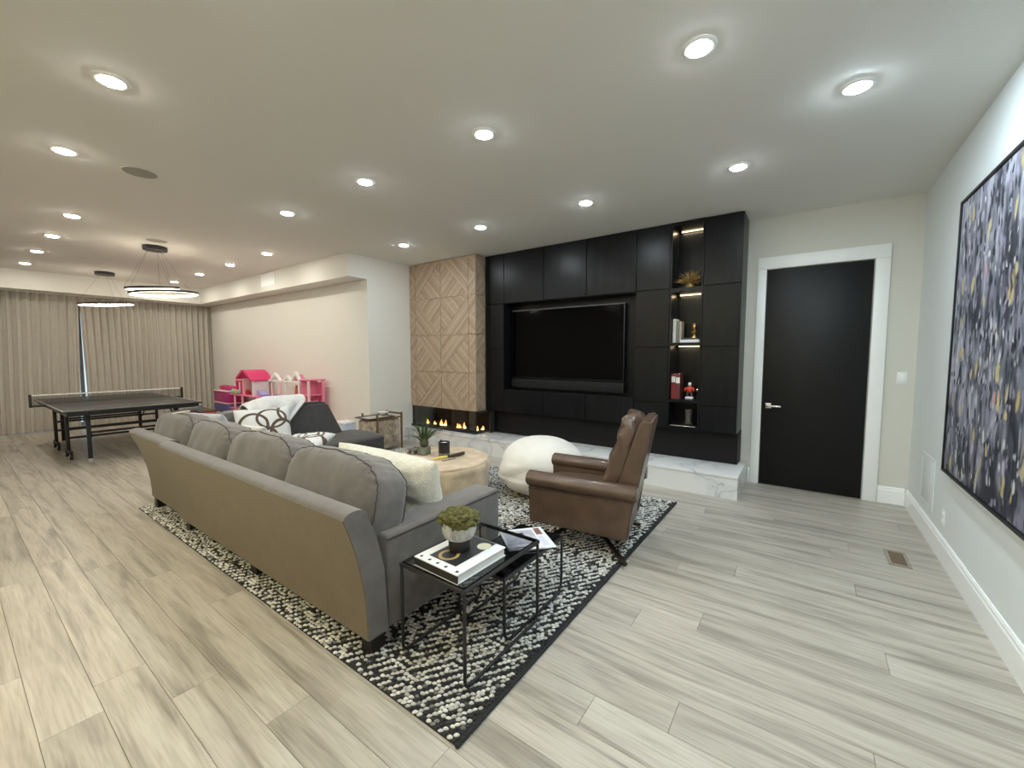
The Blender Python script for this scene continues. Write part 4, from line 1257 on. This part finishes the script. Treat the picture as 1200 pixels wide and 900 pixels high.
# ================================================================== fur ottoman and what stands on it
OX, OY, OR_, OZ = -3.17, 3.10, .53, .395
ot = thing('ottoman', 'round cream hide ottoman used as a coffee table', 'ottoman', (OX, OY, ZR))
bm = bmesh.new()
def rim(n, f): return f
prof = [(.44, ZR), (.50, ZR + .01), (.515, .08), (.522, .22), (.528, .31), (.532, .355), (.520, .385), (.498, .397), (.470, .392), (.455, .388), (.2, OZ - .004), (.02, OZ - .003)]
lathe(bm, [(r_, z_) for r_, z_ in prof], 72, (OX, OY, 0))
bmesh.ops.subdivide_edges(bm, edges=list(bm.edges), cuts=1, use_grid_fill=True)
for v in bm.verts:
    a = math.atan2(v.co.y - OY, v.co.x - OX)
    f = noise.noise(Vector((v.co.x * 9, v.co.y * 9, v.co.z * 7)))
    rr = math.hypot(v.co.x - OX, v.co.y - OY)
    if rr > .3 and v.co.z > .03:
        k = 1 + .012 * f + (.010 * noise.noise(Vector((a * 5, 0, 1))) if v.co.z > .33 else 0)
        v.co.x = OX + (v.co.x - OX) * k; v.co.y = OY + (v.co.y - OY) * k
        v.co.z += .006 * f
fin('hide_cover', bm, FURC, ot, smooth=80)
bm = bmesh.new()
tube(bm, [(OX + .505 * math.cos(a), OY + .505 * math.sin(a), .392 + .003 * math.sin(a * 9)) for a in [2 * PI * k / 60 for k in range(60)]], .016, 8, closed=True)
fin('rim_roll', bm, FURC, ot, smooth=80)
OT = OZ - .002
px_, py_ = -3.46, 3.14
pl = thing('grass_planter', 'wispy green grass plant in a glass block planter on the ottoman', 'plant', (px_, py_, OT))
bm = bmesh.new(); bx(bm, px_ - .055, px_ + .055, py_ - .05, py_ + .05, OT, OT + .085, .004); fin('planter_block', bm, M('planter_glass', (.35, .40, .33), .1, trans=.6), pl, smooth=40)
bm = bmesh.new(); superell(bm, .050, .045, .05, .9, .9, 18, 12, TR((px_, py_, OT + .125)), fn=lambda p: p * (1 + .25 * noise.noise(p * 60))); fin('root_moss', bm, M('dark_moss', (.07, .075, .04), .9, vary=.5, vscale=60), pl, smooth=80)
GM = M('grass_blade', (.055, .085, .030), .6, vary=.3, vscale=30)
r_ = random.Random(11)
for k in range(44):
    a = r_.uniform(0, 2 * PI); L_ = r_.uniform(.20, .36); lean = r_.uniform(.08, .80)
    if k % 5 == 0: lean = .04
    pts = []
    for s in range(7):
        q = s / 6
        pts.append((px_ + math.cos(a) * (.02 + L_ * lean * q * (.5 + .7 * q)), py_ + math.sin(a) * (.02 + L_ * lean * q * (.5 + .7 * q)), max(OT + .02, OT + .12 + L_ * (q - .75 * lean * q * q))))
    bm = bmesh.new(); tube(bm, pts, [.0058, .0056, .005, .0044, .0036, .0026, .0012], 5); fin('grass_blade', bm, GM, pl, smooth=80)
ob = box('glass_dish', -3.66, -3.54, 3.06, 3.18, OT, OT + .05, M('clear_dish', (.75, .75, .7), .05, trans=.9), None, .006); tag(ob, 'small clear glass dish left of the grass planter', 'dish')
cd = thing('candle_jar', 'black candle jar with a grey label band on the ottoman', 'candle', (-3.195, 3.19, OT))
cz = (-3.195, 3.19, OT)
bm = bmesh.new(); lathe(bm, [(.058, 0), (.062, .004), (.062, .045)], 28, cz, cap=True); fin('label_band', bm, M('band_grey', (.20, .20, .20), .4), cd, smooth=50)
bm = bmesh.new(); lathe(bm, [(.0615, .0455), (.0615, .165), (.055, .165), (.055, .13)], 28, cz); fin('jar', bm, M('jar_black', (.016, .017, .018), .3), cd, smooth=50)
bm = bmesh.new(); lathe(bm, [(.054, .131), (.054, .150), (.01, .152)], 24, cz); fin('candle_wax', bm, M('wax', (.75, .72, .66), .6), cd, smooth=50)
for s in (-1, 1): box('jar_tab', cz[0] + s * .045 - .010, cz[0] + s * .045 + .010, cz[1] - .008, cz[1] + .008, OT + .1655, OT + .178, BLACKM, cd, .003)
br = thing('bundle_stick', 'dark handled brush with a yellow tip lying on the ottoman', 'brush', (-3.13, 3.22, OT))
bm = bmesh.new(); tube(bm, [(-3.10, 3.15, OT + .022), (-3.085, 3.21, OT + .022), (-3.07, 3.30, OT + .024), (-3.06, 3.36, OT + .026)], [.012, .018, .020, .016], 10); fin('handle', bm, M('dark_handle', (.045, .032, .022), .6, vary=.5, vscale=60), br, smooth=60)
bm = bmesh.new(); tube(bm, [(-3.165, 3.0, OT + .014), (-3.14, 3.06, OT + .020), (-3.105, 3.145, OT + .022)], [.007, .015, .012], 10); fin('bristle_tip', bm, M('yellow_bristle', (.75, .60, .16), .8), br, smooth=60)
ob = bmesh.new(); tube(ob, [(-3.06, 3.02, OT + .005), (-3.02, 3.18, OT + .005)], .004, 6); o = fin('match_stick', ob, BROWNW, None, smooth=50, loc=(-3.04, 3.1, OT)); tag(o, 'thin dark stick lying in front of the brush on the ottoman', 'stick')

# ================================================================== white pouf
PC = Vector((-2.27, 3.72, 0))
bm = bmesh.new()
def poufn(p):
    z_ = (p.z + .29) / .58
    f = noise.noise(Vector((p.x * 3.5, p.y * 3.5, p.z * 3.5 + 4)))
    a = math.atan2(p.y, p.x)
    s = 1.06 - .10 * abs(z_ - .45) + .05 * f
    q = Vector((p.x * s, p.y * s, p.z))
    fold = .010 * math.sin(z_ * 16 + 3.0 * math.sin(a * 1.5) + 2 * f) * (1 if z_ < .62 else .15)
    q.x += fold * math.cos(a); q.y += fold * math.sin(a)
    if z_ < .36 and math.cos(a + 2.4) > .2: q.x += -.022 * (math.cos(a + 2.4) - .2); q.y += -.022 * (math.cos(a + 2.4) - .2)
    return q
superell(bm, .43, .42, .305, .86, 1.0, 96, 56, TR((PC.x, PC.y, ZR + .307)), fn=poufn)
for v in bm.verts: v.co.z = max(v.co.z, ZR)
o = fin('bean_bag', bm, POUFM, None, smooth=80, loc=(PC.x, PC.y, ZR))
tag(o, 'round white slouchy bean bag pouf by the hearth', 'pouf')

# ================================================================== hide stool by the fireplace
SX0, SX1, SY0, SY1 = -5.68, -5.305, 3.76, 4.34
st = thing('hide_stool', 'square hide covered accent table with bronze frame left of the hearth', 'accent table', (-5.46, 4.05, 0))
box('hide_drum', SX0 + .015, SX1 - .013, SY0 + .02, SY1 - .013, .03, .50, HIDE, st, .04, 4)
bm = bmesh.new()
for x, y_ in ((SX1, SY1), (SX1, SY0 + .12), (SX0, SY1), (SX0, SY0 + .12)): bx(bm, x - .012, x + .012, y_ - .012, y_ + .012, 0, .585)
bx(bm, SX0 + .012, SX1 - .012, SY1 - .012, SY1 + .012, .55, .575); bx(bm, SX1 - .01, SX1 + .01, SY0 + .132, SY1 - .012, .505, .525)
fin('bronze_frame', bm, M('bronze_frame', (.28, .18, .08), .4, metal=.7), st)
TZ = .527
tr = thing('mirror_tray', 'thin dark rimmed glass tray on the hide table', 'tray', (-5.47, 3.92, TZ))
box('tray_glass', SX0 + .02, SX1 - .02, SY0 - .0, SY1 - .15, TZ + .002, TZ + .006, M('tray_glass', (.45, .44, .40), .1), tr)
bm = bmesh.new()
for a_ in ((SX0, SX0 + .018, SY0 - .02, SY1 - .13), (SX1 - .018, SX1, SY0 - .02, SY1 - .13), (SX0 + .018, SX1 - .018, SY0 - .02, SY0 - .002), (SX0 + .018, SX1 - .018, SY1 - .148, SY1 - .13)): bx(bm, *a_, TZ, TZ + .014)
fin('tray_rim', bm, M('tray_rim', (.06, .04, .028), .5), tr)
bm = bmesh.new(); lathe(bm, [(.03, 0), (.06, .015), (.085, .045), (.08, .047), (.055, .02), (.02, .008)], 24, (-5.56, 4.18, TZ + .0145)); o = fin('white_bowl', bm, WHITEP, None, smooth=50, loc=(-5.56, 4.18, TZ + .0145)); tag(o, 'small white bowl on the tray of the hide table', 'bowl')
wbx = thing('white_box', 'pale blue white box standing left of the hide table', 'box', (-5.80 + .1, 3.62, 0))
box('box_body', -5.86, -5.62, 3.52, 3.72, 0.0005, .455, M('pale_box', (.55, .60, .68), .5), wbx, .008)
box('box_lid', -5.865, -5.615, 3.515, 3.725, .456, .49, WHITEP, wbx, .006)

# ================================================================== table tennis table
TT = M('table_top_dark', (.030, .031, .032), .32, spec=.4)
tt = thing('ping_pong_table', 'black table tennis table in front of the curtains', 'games table', (-9.2, 1.69, 0))
TX0, TX1, TY0, TY1, TZT = -10.55, -7.83, .925, 2.45, .76
XM = (TX0 + TX1) / 2
for a, b in ((TX0, XM - .003), (XM + .003, TX1)):
    th_ = box('table_half', a, b, TY0, TY1, TZT - .022, TZT, TT, tt, .003)
    bm = bmesh.new()
    bx(bm, a, b, TY0, TY0 + .02, TZT + .0002, TZT + .001); bx(bm, a, b, TY1 - .02, TY1, TZT + .0002, TZT + .001)
    bx(bm, a, b, (TY0 + TY1) / 2 - .0015, (TY0 + TY1) / 2 + .0015, TZT + .0002, TZT + .001)
    e = TX0 if a == TX0 else TX1 - .02
    bx(bm, e, e + .02, TY0 + .02, TY1 - .02, TZT + .0002, TZT + .001)
    fin('boundary_line', bm, M('line_grey', (.30, .30, .29), .4), th_)
    bm = bmesh.new()
    bx(bm, a + .03, b - .03, TY0 + .04, TY0 + .065, TZT - .075, TZT - .0225); bx(bm, a + .03, b - .03, TY1 - .065, TY1 - .04, TZT - .075, TZT - .0225)
    bx(bm, a + .03, a + .055, TY0 + .065, TY1 - .065, TZT - .075, TZT - .0225); bx(bm, b - .055, b - .03, TY0 + .065, TY1 - .065, TZT - .075, TZT - .0225)
    fin('apron', bm, BLACKM, tt)
for x in (-8.15, -10.23):
    for y_ in (1.20, 2.20):
        l_ = box('leg', x - .022, x + .022, y_ - .022, y_ + .022, .05, TZT - .076, BLACKM, tt, .003)
        bm = bmesh.new(); lathe(bm, [(.022, 0), (.026, .01), (.024, .049)], 14, (x, y_, 0)); fin('leg_foot', bm, M('grey_foot', (.45, .45, .45), .5), l_, smooth=50)
    box('cross_bar', x - .015, x + .015, 1.223, 2.177, .40, .43, BLACKM, tt)
for x in (-8.68, -9.70):
    for y_ in (1.06, 2.32):
        l_ = box('wheel_leg', x - .02, x + .02, y_ - .02, y_ + .02, .13, TZT - .076, BLACKM, tt, .003)
        box('wheel_bar', x - .20, x + .20, y_ - .018, y_ + .018, .10, .128, BLACKM, tt, .003)
        for dx in (-.17, .17):
            bm = bmesh.new(); lathe(bm, [(.012, -.016), (.046, -.016), (.050, -.010), (.050, .010), (.046, .016), (.012, .016)], 20)
            mt = TR((x + dx, y_, .0505), 90)
            for v in bm.verts: v.co = mt @ v.co
            w_ = fin('wheel', bm, M('black_rubber', (.015, .015, .015), .7), tt, smooth=40)
            bm = bmesh.new(); lathe(bm, [(.024, -.018), (.024, .018)], 14)
            for v in bm.verts: v.co = mt @ v.co
            fin('wheel_hub', bm, M('grey_hub', (.5, .5, .5), .5), w_, smooth=40)
    for z_ in (.28, .42): box('cross_bar', x - .015, x + .015, 1.081, 2.299, z_, z_ + .03, BLACKM, tt)
for y_ in (1.2, 2.2):
    bm = bmesh.new(); bar(bm, (-8.15, y_ + .03, .35), (-8.62, y_ + .03, .66), .018); fin('brace', bm, BLACKM, tt)
    bm = bmesh.new(); bar(bm, (-10.23, y_ + .03, .35), (-9.76, y_ + .03, .66), .018); fin('brace', bm, BLACKM, tt)
nt_ = thing('net', 'black table tennis net with white top tape', 'net', (XM, 1.69, TZT))
for y_ in (TY0 - .15, TY1 + .12): 
    box('net_post', XM - .015, XM + .015, y_ - .015, y_ + .015, TZT - .03, TZT + .165, BLACKM, nt_, .003)
box('net_clamp', XM - .03, XM + .03, TY0 - .15 + .016, TY0 - .002, TZT - .025, TZT + .004, BLACKM, nt_, .003)
box('net_clamp', XM - .03, XM + .03, TY1 + .002, TY1 + .12 - .016, TZT - .025, TZT + .004, BLACKM, nt_, .003)
box('top_tape', XM - .006, XM + .006, TY0 - .133, TY1 + .103, TZT + .138, TZT + .155, PAPER, nt_)
bm = bmesh.new()
for k in range(10): bx(bm, XM - .0012, XM + .0012, TY0 - .133, TY1 + .103, TZT + .008 + k * .0135, TZT + .0108 + k * .0135)
for k in range(120):
    yy = TY0 - .133 + k * (TY1 - TY0 + .236) / 119
    bx(bm, XM - .0013, XM + .0013, yy - .0013, yy + .0013, TZT + .006, TZT + .138)
m_ = fin('net_mesh', bm, M('net_cord', (.02, .02, .02), .8), nt_); m_['kind'] = 'stuff'

# ================================================================== toys along the beige wall
dh = thing('dollhouse', 'tall pink and white toy dollhouse with hot pink roof against the wall', 'toy', (-9.45, 3.78, 0))
def tb(nm, x0, x1, y0, y1, z0, z1, m, p=None, bev=.004): return box(nm, x0, x1, y0, y1, z0, z1, m, p or dh, bev)
for z_ in (.02, .36, .66): tb('floor_deck', -10.05, -8.75, 3.62, 3.98, z_, z_ + .025, PINK)
for x in (-9.82, -9.45, -8.80): tb('post', x, x + .03, 3.63, 3.66, .046, .359, PALEPINK)
for x in (-9.82, -9.45, -8.80): tb('post', x, x + .03, 3.63, 3.66, .386, .659, PALEPINK)
tb('back_wall', -9.70, -9.0, 3.962, 3.98, .686, 1.02, WHITEP)
tb('side_wall', -9.46, -9.44, 3.66, 3.96, .686, 1.02, PALEPINK); tb('side_wall', -9.02, -9.0, 3.66, 3.96, .686, 1.02, WHITEP)
for z_ in (.78, .85, .92): tb('shelf', -9.30, -9.10, 3.90, 3.96, z_, z_ + .015, BLUEV, bev=0)
bm = bmesh.new()
prism(bm, [(-9.60, 1.0), (-9.28, 1.165), (-8.92, 0.985), (-8.90, 1.005), (-9.10, 1.15), (-9.22, 1.20), (-9.33, 1.20), (-9.62, 1.03)], 'y', 3.60, 4.0); fin('roof', bm, HOTPINK, dh)
bm = bmesh.new()
for a_ in ((-9.72, -9.68, .686, .98), (-9.50, -9.465, .686, .98)): bx(bm, a_[0], a_[1], 3.64, 3.68, a_[2], a_[3])
bx(bm, -9.68, -9.50, 3.64, 3.68, .94, .98); bx(bm, -9.68, -9.50, 3.64, 3.68, .686, .72)
fin('window_frame', bm, HOTPINK, dh)
tb('chair_toy', -9.66, -9.53, 3.72, 3.82, .686, .80, HOTPINK)
for x, m in ((-9.85, TEALP), (-9.72, YELLOWP), (-9.58, TEALP), (-9.36, REDP)):
    bm = bmesh.new(); superell(bm, .045, .045, .05, .8, .8, 14, 10, TR((x, 3.645 if m is not REDP else 3.72, .738))); fin('toy_furniture', bm, m, dh, smooth=60)
bm = bmesh.new(); lathe(bm, [(.16, 0), (.175, .05), (.18, .09), (.16, .09), (.15, .03)], 24, (-8.62, 3.80, .36)); 
bm.free()
tb('side_deck', -8.745, -8.28, 3.62, 3.98, .60, .625, PALEPINK)
for x in (-8.33,): tb('post', x, x + .03, 3.63, 3.66, 0.001, .599, PALEPINK)
bm = bmesh.new(); lathe(bm, [(.13, 0), (.17, .03), (.18, .085), (.165, .085), (.15, .03)], 28, (-8.52, 3.80, .6255)); fin('pool', bm, PURPLE, dh, smooth=50)
bm = bmesh.new(); prism(bm, [(-8.95, .69), (-8.72, .69), (-8.72, .72), (-8.95, .80)], 'y', 3.72, 3.86); fin('slide', bm, M('lilac_plastic', (.45, .42, .75), .35), dh)

cs = thing('toy_castle', 'open pink toy castle with white arched tops beside the dollhouse', 'toy', (-7.5, 3.8, 0))
def cbx(nm, x0, x1, y0, y1, z0, z1, m, bev=.004): return box(nm, x0, x1, y0, y1, z0, z1, m, cs, bev)
cbx('castle_base', -8.22, -6.86, 3.64, 3.98, 0.001, .60, PINK)
for x in (-8.20, -7.86): cbx('column', x, x + .03, 3.65, 3.68, .601, 1.0, PALEPINK)
for x in (-7.66, -7.20): cbx('column', x, x + .035, 3.65, 3.68, .601, 1.0, WHITEP)
cbx('castle_back', -7.10, -6.90, 3.955, 3.98, .601, 1.02, PINK)
cbx('tower_side', -7.12, -7.09, 3.66, 3.95, .601, 1.06, PINK); cbx('tower_post', -6.91, -6.88, 3.66, 3.70, .601, 1.06, PALEPINK); cbx('tower_post', -6.91, -6.88, 3.915, 3.95, .601, 1.06, PINK)
cbx('tower_top', -7.125, -6.875, 3.64, 3.98, 1.061, 1.085, PINK)
cbx('tower_floor', -7.09, -6.91, 3.66, 3.95, .80, .815, PINK)
cbx('lintel', -8.26, -7.80, 3.64, 3.70, 1.001, 1.04, WHITEP); cbx('lintel', -7.70, -7.13, 3.64, 3.70, 1.001, 1.04, WHITEP)
def arch(x0, x1, z0, h, m, nm, y0=3.645, y1=3.695):
    n = 12; c = (x0 + x1) / 2; w = (x1 - x0) / 2
    pts = [(c + w * (1 - 2 * k / n), z0 + h * (1 - abs(2 * k / n - 1)) ** .85) for k in range(n + 1)]
    inn = [(c + (w - .045) * (1 - 2 * k / n), z0 + (h - .055) * (1 - abs(2 * k / n - 1)) ** .85) for k in range(n, -1, -1)]
    bm = bmesh.new()
    A = [[bm.verts.new((p, y_, q)) for p, q in pts + inn] for y_ in (y0, y1)]
    N_ = len(pts + inn)
    for k in range(n):
        for s in (0, 1): bm.faces.new((A[s][k], A[s][k + 1], A[s][N_ - 2 - k], A[s][N_ - 1 - k]))
    for k in range(N_): bm.faces.new((A[0][k], A[0][(k + 1) % N_], A[1][(k + 1) % N_], A[1][k]))
    fin(nm, bm, m, cs)
arch(-8.22, -7.84, 1.041, .13, WHITEP, 'arch'); arch(-7.70, -7.44, 1.041, .10, WHITEP, 'arch')
arch(-7.43, -7.13, 1.041, .17, WHITEP, 'arch')
bm = bmesh.new(); prism(bm, [(-7.62, 1.045), (-7.20, 1.045), (-7.30, 1.16), (-7.42, 1.12)], 'y', 3.70, 3.80); fin('pink_crest', bm, PINK, cs)
bm = bmesh.new(); prism(bm, [(-8.12, 1.045), (-7.95, 1.045), (-8.03, 1.11)], 'y', 3.70, 3.76); fin('pink_crest', bm, PINK, cs)
bm = bmesh.new(); superell(bm, .05, .04, .07, .9, .9, 16, 10, TR((-7.02, 3.78, .675))); fin('toy_seat', bm, MAGENTA, cs, smooth=60)
for x, m in ((-7.45, M('salmon_cloth', (.60, .18, .15), .7)), (-7.30, M('red_brown_cloth', (.35, .08, .06), .7))):
    bm = bmesh.new(); lathe(bm, [(.06, 0), (.05, .12), (.03, .26), (.02, .36)], 14, (x, 3.76, .601)); fin('drape', bm, m, cs, smooth=60)

dc = thing('drawer_cart', 'magenta and violet plastic drawer cart beside the dollhouse', 'storage', (-10.45, 3.78, 0))
for z0, z1, m in ((.001, .13, PALEPINK), (.14, .24, WHITEP), (.25, .44, BLUEV), (.47, .70, MAGENTA)):
    box('drawer', -10.85, -10.12, 3.62, 3.97, z0, z1, m, dc, .012)
for z0 in (.442, .702): box('cart_rim', -10.87, -10.10, 3.60, 3.99, z0, z0 + .022, PALEPINK, dc, .006)
bm = bmesh.new()
for k in range(5): superell(bm, .10, .08, .05, .7, .7, 14, 10, TR((-10.72 + k * .12, 3.78, .774 + .01 * (k % 2))))
o = fin('toy_heap', bm, M('pink_toys', (.50, .04, .16), .4), None, smooth=60, loc=(-10.48, 3.78, .725)); o['kind'] = 'stuff'; tag(o, 'heap of hot pink toys lying on the drawer cart', 'toys')
tbx = thing('toy_box', 'coral pink cardboard toy box with an oval framed picture', 'toy box', (-10.9, 3.28, 0))
box('carton', -11.05, -10.15, 3.12, 3.42, .0005, .31, CORAL, tbx, .004)
box('carton_lid', -11.06, -10.14, 3.11, 3.43, .311, .345, BROWNW, tbx, .004)
bm = bmesh.new(); tube(bm, [(-10.98 + .14 * spow(math.cos(a), .6), 3.108, .19 + .13 * spow(math.sin(a), .6)) for a in [2 * PI * k / 32 for k in range(32)]], .016, 6, closed=True); fin('picture_frame', bm, M('peach_frame', (.85, .55, .42), .5), tbx, smooth=60)
bm = bmesh.new()
for rr_, dz in ((.05, .03), (.07, -.05)):
    vs = [bm.verts.new((-10.98 + rr_ * math.cos(2 * PI * k / 16), 3.1165, .19 + dz + rr_ * .8 * math.sin(2 * PI * k / 16))) for k in range(16)]
    ext = bmesh.ops.extrude_face_region(bm, geom=[bm.faces.new(vs)])
    for g_ in ext['geom']:
        if isinstance(g_, bmesh.types.BMVert): g_.co.y += .0025
fin('picture', bm, M('picture_brown', (.22, .10, .08), .5), tbx)
rc = thing('toy_car', 'low red toy car parked behind the sofa corner', 'toy', (-10.4, 2.80, 0))
bm = bmesh.new(); vs = prism(bm, [(-10.95, .06), (-9.95, .06), (-9.92, .17), (-10.2, .22), (-10.6, .23), (-10.95, .19)], 'y', 2.66, 2.95); bmesh.ops.bevel(bm, geom=list(bm.edges), offset=.02, segments=3, affect='EDGES'); fin('car_body', bm, REDP, rc, smooth=50)
for x in (-10.72, -10.15):
    for y_ in (2.655, 2.955):
        bm = bmesh.new(); lathe(bm, [(.02, -.02), (.06, -.02), (.06, .02), (.02, .02)], 16)
        mt = TR((x, y_, .06), 90)
        for v in bm.verts: v.co = mt @ v.co
        fin('wheel', bm, M('toy_tyre', (.02, .02, .02), .7), rc, smooth=40)
